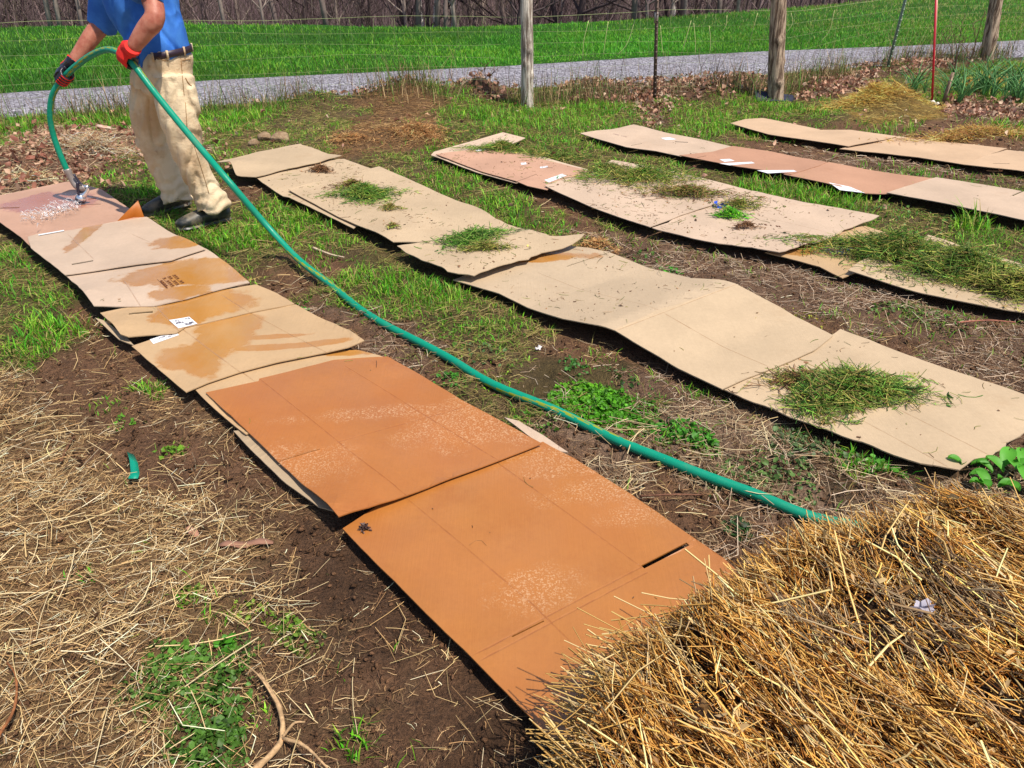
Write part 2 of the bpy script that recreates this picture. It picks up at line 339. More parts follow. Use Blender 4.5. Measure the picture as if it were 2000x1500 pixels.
# ------------------------------------------------------------------ ground plan: what covers the soil, on a 10 cm grid (run lengths)
PLAN = """117g16L28G
116g16L29G
116g16L29G
116g15L30G
115g16L30G
115g15L31G
115g15L31G
114g15L32G
114g15L32G
113g15L33G
113g15L33G
113g14L34G
112g15L34G
112g14L35G
112g14L35G
111g14L36G
111g14L36G
110g14L37G
110g14L37G
110g13L38G
109g14L38G
109g14L38G
109g13L39G
108g14L39G
108g13L40G
107g14L40G
107g13L41G
107g13L41G
30g35L6g26L3g10L6g45G
30g35L6g26L3g9L6g46G
31g34L6g25L3g10L6g46G
31g34L6g25L3g9L7g46G
31g34L6g25L3g9L6g47G
32g33L6g24L3g10L6g47G
32g33L6g24L3g9L6g48G
32g33L6g24L3g9L6g48G
33g32L6g24L2g9L6g49G
33g32L6g23L3g9L6g49G
33g32L6g23L3g9L5g50G
33g32L6g23L3g8L6g50G
34g31L6g22L3g9L5g51G
34g31L6g22L3g8L6g51G
34g31L6g22L3g8L5g52G
35g30L6g22L2g9L5g52G
24g16G9g8t22G2L17G2g11h50L
25g16G8g8t21G3L16G3g11h50L
25g16G8g8t21G3L16G3g10h51L
25g16G8g8t21G3L16G2g11h51L
26g16G7g8t21G3L15G3g10h52L
26g16G8g7t21G2L16G3g10h52L
27g15G8g7t21G2L16G2g10h53L
27g15G8g7t21G2L15G3g10h53L
28g15G7g8t19G3L15G2g10h54L
28g15G7g8t19G3L15G2g10h54L
28g15G7g8t19G3L14G3g9h55L
29g14G8g7t19G2L15G2g10h55L
15g5G16r3G9g10t26G2g75.
16g4G17r2G10g9t26G2g75.
16g5G16r2G10g9t26G2g75.
17g4G16r3G9g9t25G3g75.
17g5G16r2G9g9t25G2g76.
18g5G15r2G9g9t25G2g76.
19g4G16r2G9g8t25G2g76.
19g5G15r2G9g8t24G3g76.
20g4G15r2G9g9t23G2g77.
20g5G15r2G8g9t23G2g77.
34r6g4G42g75d
34r6g4G42g75d
34r7g4G40g76d
35r6g4G40g76d
35r6g4G40g76d
36r6g4G38g77d
36r6g4G38g77d
35r7G4.19G6.90g
35r8G3.19G6.90g
36r7G4.18G6.90g
36r7G4.18G5.91g
37r7G3.18G5.91g
37r7G4.17G5.91g
39g14G7g7G5.8g9G72g
40g13G7g7G5.8g9G72g
40g13G7g7G5.8g8G73g
40g14G6g7G5.8g8G73g
41g13G6g7G4.8g8G74g
37g14G19g17d74G
37g14G19g17d74G
38g13G19g16d75G
38g14G17g17d75G
39g13G17g16d76G
35g6G11g4.5G10g14d76g
36g5G11g5.4G10g14d76g
36g6G11g4.4G10g13d77g
37g5G8g4.2g8G9g14d74.
37g6G7g4.2g8G9g13d75.
38g5G8g4.1g8G9g13d75.
39g5G7g4.1g8G9g12d76.
39g5G10.4d8G14.81d
40g5G9.4d8G13.82d
40g5G13.3d6g17.77d
41g5G12.4d5g16.78d
42g4G12.4d5g16.78d
42g2G8.10d3.2g3c91d
43g2G7.10d3.2g3c91d
46s5.3s8.4g4c2d2g87d
47s4.3s8.4g4c2d2g87d
48S3.3s9.4g3c6D3w82d
49S3.3s8.4g3c5D3w83d
50S15.5D1c3D5w82d
52S16.5D3w1D84w
52S16.5D2w2D84w
54S4s12.91D
55S4s12.90D
57S13.91d
58S103.
57S2s102.
57S4s100.
55S3W2s101.
56S2W2s101.
57S2W3s99.
58S1W3s99.
58S2W2s99.
58S2W2s99.
59S1W3s98.
59S1W3s98.
59S2W2s98.
60S1W2s98.
60S1W2s98."""
import re
PL = np.array([[ord(ch) for n, ch in re.findall(r'(\d+)(\D)', l) for _ in range(int(n))] for l in PLAN.split()])
def cover(X, Y, jit=.16):
    """plan code at world points, with the borders broken up"""
    x = X + jit * (fbm(X, Y, 5, 3, 11) - .5) * 4; y = Y + jit * (fbm(X, Y, 5, 3, 21) - .5) * 4
    j = np.clip(((x + 6.5) / .1).astype(int), 0, PL.shape[1] - 1); i = np.clip(((13 - y) / .1).astype(int), 0, PL.shape[0] - 1)
    return PL[i, j]
ROAD_N = [(-900,330),(-200,245),(0,228),(250,212),(450,202),(700,190),(1000,172),(1250,158),(1500,143),(1750,125),(2000,108),(2300,90),(2600,75)]
ROAD_F = [(-900,270),(-200,200),(0,186),(250,170),(500,155),(750,143),(1000,131),(1250,115),(1500,102),(1750,93),(2000,81),(2300,68),(2600,57)]
rn = G(*np.array(ROAD_N).T)[:, :2]; rf = G(*np.array(ROAD_F).T)[:, :2]
def road_near(X): return np.interp(X, rn[:, 0], rn[:, 1])
def road_far(X): return np.interp(X, rf[:, 0], rf[:, 1])
CREST = [(-600,64),(0,58),(350,50),(650,53),(875,57),(1050,51),(1250,38),(1450,22),(1550,12),(1700,-3),(1850,-22),(2100,-40),(3000,-60)]
def crest(X, Y):
    px = 1000 + 1500 * X / (cp * np.maximum(Y, 2) + CAM_H * sp)
    py = np.interp(px, [c[0] for c in CREST], [c[1] for c in CREST]) + 12
    return G(px * 0, py)[..., 1]
MOUNDS = [(90,300,.55,.10),(220,290,.6,.10),(30,330,.4,.07),(700,272,.5,.07),(820,262,.45,.10),(1740,215,.55,.16),(1640,240,.5,.06),(1900,262,.9,.09),(1165,480,.16,.06),
          (560,510,.25,.05),(620,205,.5,.12),(800,198,.8,.20),(940,190,.4,.18),(1160,182,.5,.12),(1400,186,.7,.12),(1600,175,.8,.07),(1950,140,1.0,.10),(300,1230,.3,.03),(100,1000,.4,.03),(1780,140,.8,.08)]
MW = [(G(a, b)[0], G(a, b)[1], r, h) for a, b, r, h in MOUNDS]
def gz(X, Y, fine=True):
    X = np.asarray(X, float); Y = np.asarray(Y, float)
    z = .04 * (fbm(X, Y, .8, 2, 1) - .5)
    for mx, my, r, h in MW: z = z + h * np.exp(-((X - mx) ** 2 + (Y - my) ** 2) / (r * r) * 2.5)
    gard = Y < road_near(X) - .05
    if fine:
        amp = np.where(gard, 1.0, .3)
        z = z + amp * (.036 * (fbm(X, Y, 7, 3, 31) - .5) + .034 * (np.abs(fbm(X, Y, 26, 2, 41) - .5) * 2 - .4) * (Y < 6))
    d = card_dist(X, Y); w = np.clip(d / .12, 0, 1); w = w * w * (3 - 2 * w)
    z = z * (.15 + .85 * w) - .012 * (1 - w)
    z = np.minimum(z, .012 + d * 1.2)
    dr = np.minimum(Y - road_near(X), road_far(X) - Y); z = np.where(dr > -.3, z * np.clip(-dr / .3, 0, 1) - .03 * np.clip(dr / .1 + 1, 0, 1), z)
    t = np.maximum(Y - crest(X, Y), 0)
    fall = np.where(t < 4, .02 * t * t, .32 + .16 * (t - 4)); fall = np.minimum(fall, 5)
    hill = np.maximum(Y - 52, 0) * .4
    return z - fall + np.minimum(hill, 26)

# ground sheet: rows stretched with distance
ny, nx = 560, 520
yy = -.5 + (np.exp(np.linspace(0, math.log(260), ny)) - 1) * .62
yy = np.concatenate([[-40, -15, -5, -2], yy, [220, 320]])
aa = np.linspace(-1, 1, nx); aa = aa * (.75 + .25 * aa * aa) * 1.15
YY, AA = np.meshgrid(yy, aa, indexing='ij'); XX = (np.maximum(YY, -.5) + 1.6) * AA
XX[:4] *= 6; 
XX = np.where(np.abs(AA) >= 1.14, XX * 3, XX)
ZZ = gz(XX, YY)
code = cover(XX, YY, .12)
SOIL = lin(112, 82, 60, .85)
ccol = {'.': SOIL * 1.25, 's': lin(124, 96, 70, .85), 'S': lin(140, 110, 76, .9), 'd': lin(126, 98, 78, .85), 'D': lin(146, 118, 96, .85), 'g': lin(110, 92, 62, .8),
        'G': lin(100, 90, 52, .8), 'c': lin(100, 84, 52, .8), 'w': lin(104, 84, 60, .8), 'W': lin(112, 88, 60, .8), 'L': lin(112, 82, 64, .8), 't': lin(126, 96, 66, .8), 'r': lin(132, 100, 80, .8), 'h': lin(140, 116, 64, .8)}
gc = np.zeros(XX.shape + (3,))
for k, v in ccol.items(): gc[code == ord(k)] = v
for k in range(2):
    gc[1:-1, 1:-1] = (gc[1:-1, 1:-1] * 2 + gc[:-2, 1:-1] + gc[2:, 1:-1] + gc[1:-1, :-2] + gc[1:-1, 2:]) / 6
damp_shade = np.exp(-((XX - G(760, 1120)[0]) ** 2 + (YY - G(760, 1120)[1]) ** 2) / .12) + np.exp(-((XX - G(1020, 1460)[0]) ** 2 + (YY - G(1020, 1460)[1]) ** 2) / .05)  # damp soil by the sheet edge, plus painted shadow left of the bale
gc *= (1 - .55 * np.clip(damp_shade, 0, 1))[..., None]
field = (YY > road_far(XX)) & (YY < crest(XX, YY) + 6)
gc[field] = lin(58, 112, 26, .6)
gc[YY >= crest(XX, YY) + 6] = lin(112, 90, 90, .6)
strip = (YY > road_near(XX) - .5) & (YY <= road_far(XX)); gc[strip] = lin(96, 96, 60, .6)
s = Soup(); R_, C_ = XX.shape; idx = np.arange(R_ * C_).reshape(R_, C_)
s.add(np.stack([XX, YY, ZZ], -1), np.stack([idx[:-1, :-1], idx[:-1, 1:], idx[1:, 1:], idx[1:, :-1]], -1).reshape(-1, 4), None, gc.reshape(-1, 3))
m, nt, b = mat('soil', None, .92, .2)
a = nd(nt, 'ShaderNodeAttribute'); a.attribute_name = 'Col'
n1 = noise(nt, 9, 6, .7); n2 = noise(nt, 120, 5, .7); n3 = noise(nt, 38, 4, .7)
f = mrange(nt, n1.outputs[0], .3, .7, .6, 1.35, False); f2 = mrange(nt, n2.outputs[0], .3, .7, .45, 1.6, False); ff = math_(nt, 'MULTIPLY', f, f2)
sc = nd(nt, 'ShaderNodeVectorMath'); sc.operation = 'SCALE'; nt.links.new(a.outputs[0], sc.inputs[0]); nt.links.new(ff, sc.inputs['Scale'])
nt.links.new(mixc(nt, mrange(nt, n3.outputs[0], .58, .75, 0, .45), sc.outputs[0], lin(150, 120, 96, .7)), b.inputs['Base Color'])
hh = math_(nt, 'ADD', n2.outputs[0], math_(nt, 'MULTIPLY', n3.outputs[0], 2.0)); bump(nt, b, hh, 1.0, .02)
M_soil = m
tag(s.build('ground', M_soil, smooth=True), 'bare brown garden soil running out to the green meadow and the wood', kind='structure')

# gravel road
s = Soup(); nseg = 260; xs = np.linspace(-14, 22, nseg); rows = 14
V = []
for i in range(rows):
    t = i / (rows - 1); y = road_near(xs) * (1 - t) + road_far(xs) * t + (.10 * (fbm(xs, xs * 0 + i, 2.2, 3, 5) - .5) if i in (0, rows - 1) else 0)
    z = .03 + .02 * math.sin(t * math.pi) + .008 * (fbm(xs, y, 6, 3, 8) - .5); z = np.where(i in (0, rows - 1), -.02, z)
    V.append(np.stack([xs, y, z], -1))
idx = np.arange(rows * nseg).reshape(rows, nseg)
s.add(np.concatenate(V), np.stack([idx[:-1, :-1], idx[:-1, 1:], idx[1:, 1:], idx[1:, :-1]], -1).reshape(-1, 4))
m, nt, b = mat('gravel', None, .9, .3)
vo = nd(nt, 'ShaderNodeTexVoronoi'); vo.inputs['Scale'].default_value = 42; g = nd(nt, 'ShaderNodeNewGeometry'); nt.links.new(g.outputs['Position'], vo.inputs['Vector'])
n = noise(nt, 3, 3); v2 = nd(nt, 'ShaderNodeSeparateColor'); nt.links.new(vo.outputs['Color'], v2.inputs[0])
c1 = mixc(nt, mrange(nt, v2.outputs[0], 0, 1, 0, 1, False), lin(92, 88, 98, .6), lin(196, 192, 202, .8))
n5 = noise(nt, 1.1, 4, .7); c1 = mixc(nt, mrange(nt, n5.outputs[0], .5, .7, 0, .5), c1, lin(120, 112, 110, .7)); nt.links.new(mixc(nt, mrange(nt, n.outputs[0], .35, .7, 0, .35), c1, lin(138, 128, 132, .7)), b.inputs['Base Color'])
bump(nt, b, vo.outputs['Distance'], 1.0, .02)
tag(s.build('gravel_road', m, smooth=True), 'pale grey gravel road running behind the wire fence', kind='structure')

# ------------------------------------------------------------------ cardboard
def card_mat(name, base, o):
    m, nt, b = mat(name, None, .82, .25)
    n0 = noise(nt, 3.0, 4, .6); n1 = noise(nt, 60, 4, .7)
    g = nd(nt, 'ShaderNodeNewGeometry')
    mp = nd(nt, 'ShaderNodeMapping'); nt.links.new(g.outputs['Position'], mp.inputs[0]); mp.inputs['Rotation'].default_value = (0, 0, .9); mp.inputs['Scale'].default_value = (120, 6, 1)
    n2 = noise(nt, 1.0, 3, .6, mp.outputs[0])
    f = math_(nt, 'MULTIPLY', mrange(nt, n0.outputs[0], .3, .7, .88, 1.09, False), mrange(nt, n1.outputs[0], .3, .7, .95, 1.05, False))
    f = math_(nt, 'MULTIPLY', f, mrange(nt, n2.outputs[0], .3, .7, .993, 1.007, False))
    sc = nd(nt, 'ShaderNodeVectorMath'); sc.operation = 'SCALE'; sc.inputs[0].default_value = tuple(base); nt.links.new(f, sc.inputs['Scale']); c = sc.outputs[0]
    sep = nd(nt, 'ShaderNodeSeparateXYZ'); nt.links.new(g.outputs['Position'], sep.inputs[0])
    def blobs(L, w, sharp, ns, seed):
        acc = None; nn = noise(nt, ns, 5, .62)
        for (px, py, ra, rb) in L:
            q = G(px, py, .03); th = math.radians(-38)   # long axis across the row by default
            dx = math_(nt, 'SUBTRACT', sep.outputs[0], float(q[0])); dy = math_(nt, 'SUBTRACT', sep.outputs[1], float(q[1]))
            ca, sa = math.cos(math.radians(8)), math.sin(math.radians(8))
            u = math_(nt, 'DIVIDE', math_(nt, 'ADD', math_(nt, 'MULTIPLY', dx, ca), math_(nt, 'MULTIPLY', dy, sa)), ra)
            v = math_(nt, 'DIVIDE', math_(nt, 'SUBTRACT', math_(nt, 'MULTIPLY', dy, ca), math_(nt, 'MULTIPLY', dx, sa)), rb)
            r = math_(nt, 'SQRT', math_(nt, 'ADD', math_(nt, 'MULTIPLY', u, u), math_(nt, 'MULTIPLY', v, v)))
            val = math_(nt, 'SUBTRACT', 1.0, r); acc = val if acc is None else math_(nt, 'MAXIMUM', acc, val)
        acc = math_(nt, 'ADD', acc, math_(nt, 'MULTIPLY', math_(nt, 'SUBTRACT', nn.outputs[0], .5), w))
        return mrange(nt, acc, -sharp, sharp)
    rough = None
    nsm = noise(nt, 2.2, 5, .75); c = mixc(nt, mrange(nt, nsm.outputs[0], .56, .74, 0, .28), c, base * np.array([.72, .62, .52])); ngr = noise(nt, 190, 2, .6); c = mixc(nt, mrange(nt, ngr.outputs[0], .62, .74, 0, .3), c, base * .6)
    if o.get('wet'):
        wf = blobs(o['wet'], 1.7, .13, 7, 1); wc = o.get('wetcol', lin(198, 136, 60, .74))
        wv = noise(nt, 4, 4, .7); c = mixc(nt, math_(nt, 'MULTIPLY', wf, mrange(nt, wv.outputs[0], .3, .7, .65, 1.0)), c, wc); rough = mrange(nt, wf, 0, 1, .6, .2, False)
    if o.get('allwet'):
        nn = noise(nt, 1.6, 4, .6); c = mixc(nt, mrange(nt, nn.outputs[0], .35, .7, 0, .7), c, base * np.array([.90, .76, .6])); n9 = noise(nt, .9, 3, .6); c = mixc(nt, mrange(nt, n9.outputs[0], .45, .7, 0, .5), c, base * np.array([1.06, 1.12, 1.25]))
        nb = noise(nt, 3.5, 6, .75); c = mixc(nt, mrange(nt, nb.outputs[0], .5, .72, 0, .4), c, base * np.array([.75, .6, .5]))
        rough = mrange(nt, nn.outputs[0], .3, .7, .30, .55, False)
        if o.get('dry'):
            df = blobs(o['dry'], 2.6, .45, 9, 2); mp2 = nd(nt, 'ShaderNodeMapping'); nt.links.new(g.outputs['Position'], mp2.inputs[0]); mp2.inputs['Scale'].default_value = (1, 1, 1)
            fn = noise(nt, 150, 3, .8, mp2.outputs[0]); fk = math_(nt, 'MULTIPLY', df, mrange(nt, fn.outputs[0], .52, .60)); c = mixc(nt, math_(nt, 'MULTIPLY', fk, .75), c, lin(214, 168, 124, .8))
    if o.get('specks'):
        vo = nd(nt, 'ShaderNodeTexVoronoi'); vo.inputs['Scale'].default_value = 34; nt.links.new(g.outputs['Position'], vo.inputs['Vector'])
        c = mixc(nt, mrange(nt, vo.outputs['Distance'], .06, .12, .55, 0), c, lin(96, 72, 50))
    a = nd(nt, 'ShaderNodeAttribute'); a.attribute_name = 'Col'; sx = nd(nt, 'ShaderNodeSeparateColor'); nt.links.new(a.outputs[0], sx.inputs[0])
    cn = noise(nt, 22, 3, .6); c = mixc(nt, math_(nt, 'MULTIPLY', sx.outputs[0], mrange(nt, cn.outputs[0], .38, .62, .3, .85)), c, base * np.array([.7, .58, .5]))
    nt.links.new(c, b.inputs['Base Color'])
    if rough is not None: nt.links.new(rough, b.inputs['Roughness']); b.inputs['Specular IOR Level'].default_value = .6
    elif o.get('gloss'): b.inputs['Roughness'].default_value = .45
    if o.get('allwet'):
        nc = noise(nt, 2.3, 4, .6); nt.links.new(mrange(nt, nc.outputs[0], .38, .62, .05, .55), b.inputs['Coat Weight']); b.inputs['Coat Roughness'].default_value = .22
    elif o.get('wet'): nt.links.new(math_(nt, 'MULTIPLY', wf, .7), b.inputs['Coat Weight']); b.inputs['Coat Roughness'].default_value = .12
    h = math_(nt, 'ADD', n2.outputs[0], math_(nt, 'MULTIPLY', n0.outputs[0], 3.0)); bump(nt, b, h, .22, .004)
    return m
def card_z(sh, X, Y):
    o = sh[5]; z = lvz(sh[2]) + und(X, Y)
    for (pp, R, hgt) in o.get('lifts', []):
        q = G(*pp); d = np.hypot(X - q[0], Y - q[1]); z = z + hgt * np.clip(1 - d / R, 0, 1) ** 1.6
    for (p, q, hgt) in o.get('ridge', []):
        a, c = G(*p)[:2], G(*q)[:2]; d = np.abs((X - a[0]) * (c[1] - a[1]) - (Y - a[1]) * (c[0] - a[0])) / np.hypot(*(c - a))
        z = z + hgt * np.maximum(1 - d / .42, 0)
    return z
card_objs = []
for k, sh in enumerate(SH):
    label, px, lvl, base, grp, o, poly = sh
    bm = bmesh.new()
    # break the outline into short pieces and make it a little uneven
    pts = []
    n = len(poly)
    rag = .0012 + .005 * o.get('rag', 0)
    for i in range(n):
        a, c = poly[i], poly[(i + 1) % n]; L = np.hypot(*(c - a)); m_ = max(1, int(L / .035))
        for j in range(m_):
            p = a + (c - a) * j / m_
            jx = rag * 2 * (fbm(np.array(p[0]), np.array(p[1]), 14, 2, k) - .5) * 2; jy = rag * 2 * (fbm(np.array(p[0]), np.array(p[1]), 14, 2, k + 50) - .5) * 2
            pts.append((p[0] + jx, p[1] + jy, 0))
    f = bm.faces.new([bm.verts.new(p) for p in pts]); bmesh.ops.triangulate(bm, faces=[f])
    def cut(co, no):
        bmesh.ops.bisect_plane(bm, geom=bm.verts[:] + bm.edges[:] + bm.faces[:], plane_co=co, plane_no=no, dist=1e-5)
    lo, hi = poly.min(0), poly.max(0); step = .05 if lo[1] < 4.5 else .08
    for x in np.arange(lo[0] + .02, hi[0], step): cut((x, 0, 0), (1, 0.013, 0))
    for y in np.arange(lo[1] + .02, hi[1], step): cut((0, y, 0), (0.011, 1, 0))
    segs = []
    for (p, q) in o.get('creases', []):
        a, c = G(*p, lvz(lvl))[:2], G(*q, lvz(lvl))[:2]; d = (c - a) / np.hypot(*(c - a)); nn = np.array([-d[1], d[0]]); segs.append((a, c))
        for off in (-.004, 0, .004): cut((a[0] + nn[0] * off, a[1] + nn[1] * off, 0), (nn[0], nn[1], 0))
    holes = []
    for (p, q, w) in o.get('slots', []):
        a, c = G(*p, lvz(lvl))[:2], G(*q, lvz(lvl))[:2]; d = (c - a) / np.hypot(*(c - a)); nn = np.array([-d[1], d[0]])
        for off in (-w / 2, w / 2): cut((a[0] + nn[0] * off, a[1] + nn[1] * off, 0), (nn[0], nn[1], 0))
        cut((a[0], a[1], 0), (d[0], d[1], 0)); cut((c[0], c[1], 0), (d[0], d[1], 0))
        holes.append([a + nn * w / 2, c + nn * w / 2, c - nn * w / 2, a - nn * w / 2])
    if holes:
        dead = []
        for fc in bm.faces:
            cm = fc.calc_center_median()
            if any(bool(inside(h, np.array(cm.x), np.array(cm.y))) for h in holes): dead.append(fc)
        bmesh.ops.delete(bm, geom=dead, context='FACES')
    bmesh.ops.recalc_face_normals(bm, faces=bm.faces)
    for fc in bm.faces:
        if fc.normal.z < 0: fc.normal_flip()
    X = np.array([v.co.x for v in bm.verts]); Y = np.array([v.co.y for v in bm.verts]); Z = card_z(sh, X, Y)
    cr = np.zeros(len(X))
    for a, c in segs:
        dd = pdist([a, c], X, Y, False); cr = np.maximum(cr, (dd < .002) * 1.0)
    edge = np.array([v.is_boundary for v in bm.verts])
    e_n = fbm(X, Y, 5, 2, k + 80) - .35
    Z = Z - cr * (.0007 if o.get('allwet') else .0015) + np.where(edge, .006 * np.maximum(e_n, 0), 0)
    for v, z in zip(bm.verts, Z): v.co.z = float(z)
    top = list(bm.faces); cr_map = dict(zip([v.index for v in bm.verts], cr))
    bm.verts.index_update(); nv = len(bm.verts); crl = list(cr)
    th = .0045
    ex = bmesh.ops.extrude_face_region(bm, geom=top)
    newv = [g_ for g_ in ex['geom'] if isinstance(g_, bmesh.types.BMVert)]
    me = bpy.data.meshes.new('cardboard_sheet')
    newset = set(newv)
    for v in bm.verts:
        if v not in newset: v.co.z -= th
    bmesh.ops.recalc_face_normals(bm, faces=bm.faces)
    bm.to_mesh(me); bm.free()
    nvv = len(me.vertices); co = np.zeros(nvv * 3); me.vertices.foreach_get('co', co); co = co.reshape(-1, 3)
    ca = np.zeros(nvv)
    for a, c in segs: ca = np.maximum(ca, (pdist([a, c], co[:, 0], co[:, 1], False) < .002) * 1.0)
    at = me.color_attributes.new('Col', 'FLOAT_COLOR', 'POINT'); at.data.foreach_set('color', np.stack([ca, ca * 0, ca * 0, ca * 0 + 1], 1).astype(np.float32).ravel())
    ob = link('cardboard_sheet', me, card_mat('cardboard_%d' % k, base, o))
    tag(ob, label, 'cardboard sheet', grp); card_objs.append(ob)
def card_top(k, X, Y): return card_z(SH[k], X, Y)
def top_z(X, Y):
    """highest cardboard surface or the soil"""
    z = gz(X, Y)
    for sh in SH:
        m_ = inside(sh[6], X, Y)
        if m_.any(): z = np.where(m_, np.maximum(z, card_z(sh, X, Y)), z)
    return z

# labels and print on the boxes (each a thin sheet glued to its box)
M_white, _, _ = mat('white_label', (.66, .66, .68), .6)
M_ink, _, _ = mat('ink', lin(60, 50, 70), .7)
M_brownink, _, _ = mat('brown_ink', lin(96, 52, 22), .7)
M_blue, _, _ = mat('blue_film', lin(50, 90, 200), .4)
def patch(k, name, px, m, parent=None, dz=.0012, lab=None):
    q = G([p[0] for p in px], [p[1] for p in px], lvz(SH[k][2]))[:, :2]; s = Soup(); V = []
    n = 10
    for i in range(n + 1):
        for j in range(n + 1):
            u, v = i / n, j / n; p = (q[0] * (1 - u) + q[1] * u) * (1 - v) + (q[3] * (1 - u) + q[2] * u) * v; V.append(p)
    V = np.array(V); Z = card_z(SH[k], V[:, 0], V[:, 1]) + dz
    idx = np.arange((n + 1) ** 2).reshape(n + 1, n + 1)
    s.add(np.column_stack([V, Z]), np.stack([idx[:-1, :-1], idx[1:, :-1], idx[1:, 1:], idx[:-1, 1:]], -1).reshape(-1, 4))
    o = s.build(name, m, parent or card_objs[k])
    if lab: o['label'] = lab
    return o, q
def ink(k, q, rects, m, parent, dz):
    """small printed bars in the label's own u, v square"""
    s = Soup()
    for (u0, v0, u1, v1) in rects:
        P4 = []
        for u, v in ((u0, v0), (u1, v0), (u1, v1), (u0, v1)): P4.append((q[0] * (1 - u) + q[1] * u) * (1 - v) + (q[3] * (1 - u) + q[2] * u) * v)
        P4 = np.array(P4); Z = card_z(SH[k], P4[:, 0], P4[:, 1]) + dz; s.add(np.column_stack([P4, Z]), [[0, 1, 2, 3]])
    s.build('print', m, parent)
def textbars(x0, y0, x1, y1, n, rnd):
    r = random.Random(rnd); out = []; w = (x1 - x0) / n
    for i in range(n):
        if r.random() < .82: out.append((x0 + i * w, y0 + r.random() * .3 * (y1 - y0), x0 + i * w + w * r.uniform(.35, .8), y1 - r.random() * .3 * (y1 - y0)))
    return out
lab, q = patch(3, 'shipping_label', [(331,629),(370,620),(386,633),(349,643)], M_white, lab='square white shipping label with grey print')
ink(3, q, textbars(.12, .35, .5, .6, 5, 1) + textbars(.2, .15, .42, .3, 3, 7) + textbars(.35, .65, .8, .95, 8, 2) + textbars(.72, .1, .95, .3, 3, 3) + textbars(.72, .6, .95, .85, 4, 4), M_ink, lab, .002)
lab, q = patch(4, 'shipping_label', [(293,665),(342,648),(350,655),(300,673)], M_white, lab='long narrow white label with grey print')
ink(4, q, textbars(.08, .5, .2, .7, 3, 5) + textbars(.3, .2, .55, .5, 6, 6) + textbars(.55, .6, .75, .8, 3, 8) + textbars(.7, .2, .95, .6, 5, 9), M_ink, lab, .002)
q = G([306, 342, 363, 327], [547, 537, 556, 567], lvz(4.6))[:, :2]
ink(2, q, textbars(.05, .02, .12, .98, 1, 1) + [r for i in range(4) for r in
      [(.02 + i * .27, .02, .035 + i * .27, .95)] + [(.07 + i * .27, .05 + j * .15, .19 + i * .27, .14 + j * .15) for j in range(6) if (i * 7 + j * 3) % 5]], M_brownink, card_objs[2], .0022)
patch(1, 'white_strip', [(75,459),(125,450),(126,452),(76,461)], M_white, dz=.004)
patch(19, 'white_label', [(1063,352),(1098,339),(1107,343),(1072,357)], M_white)
patch(19, 'white_label', [(1017,317),(1027,316),(1029,320),(1018,321)], M_white)
patch(19, 'white_label', [(1054,325),(1069,323),(1071,326),(1056,328)], M_white)
patch(19, 'white_label', [(928,293),(946,289),(951,291),(934,296)], M_white)
patch(24, 'white_label', [(1290,270),(1308,269),(1322,273),(1300,274)], M_white)
patch(25, 'white_label', [(1405,312),(1425,311),(1435,315),(1415,317)], M_white)
patch(25, 'white_label', [(1405,320),(1468,317),(1474,320),(1425,324)], M_white)
patch(25, 'white_edge', [(1478,334),(1550,333),(1556,336),(1500,340)], M_white)
patch(26, 'white_edge', [(1618,357),(1660,365),(1690,377),(1640,372)], M_white)
q = G([1480, 1530, 1534, 1484], [437, 443, 448, 441], lvz(2.8))[:, :2]; ink(21, q, textbars(0, .1, 1, .9, 9, 3), M_brownink, card_objs[21], .002)
q = G([1198, 1226, 1227, 1199], [262, 268, 270, 264], lvz(2))[:, :2]; ink(24, q, textbars(0, .1, 1, .9, 9, 4), mat('faded_ink', lin(160, 130, 120), .8)[0], card_objs[24], .002)
# torn flap standing up on the farthest wet sheet
a, c = G(229, 432, .07), G(281, 424, .07); s = Soup(); tip = Vector(a * .12 + c * .88) + Vector((.0, .02, .10))
a, c = Vector(a), Vector(c); mid = (a + c) / 2 + Vector((0, .03, -.005)); mt = (a * .45 + tip * .55) + Vector((0, -.02, 0))
V = [a, mid, c, tip, mt]; V2 = [v + Vector((0, .004, .001)) for v in V]
s.add([tuple(v) for v in V + V2], [[0, 1, 4, 4][:4]] if 0 else None, [[0, 1, 4], [1, 3, 4], [1, 2, 3], [5, 9, 6], [6, 9, 8], [6, 8, 7], [0, 4, 9], [0, 9, 5], [4, 3, 8], [4, 8, 9], [3, 2, 7], [3, 7, 8]])
m, nt, b = mat('wet_flap', lin(205, 118, 30, .85), .5)
tr = nd(nt, 'ShaderNodeBsdfTranslucent'); tr.inputs[0].default_value = (*lin(215, 120, 20), 1); mx = nd(nt, 'ShaderNodeMixShader'); mx.inputs[0].default_value = .35
nt.links.new(b.outputs[0], mx.inputs[1]); nt.links.new(tr.outputs[0], mx.inputs[2]); nt.links.new(mx.outputs[0], nt.nodes['Material Output'].inputs[0])
o = s.build('torn_flap', m, card_objs[0]); o['label'] = 'orange torn cardboard flap standing up'
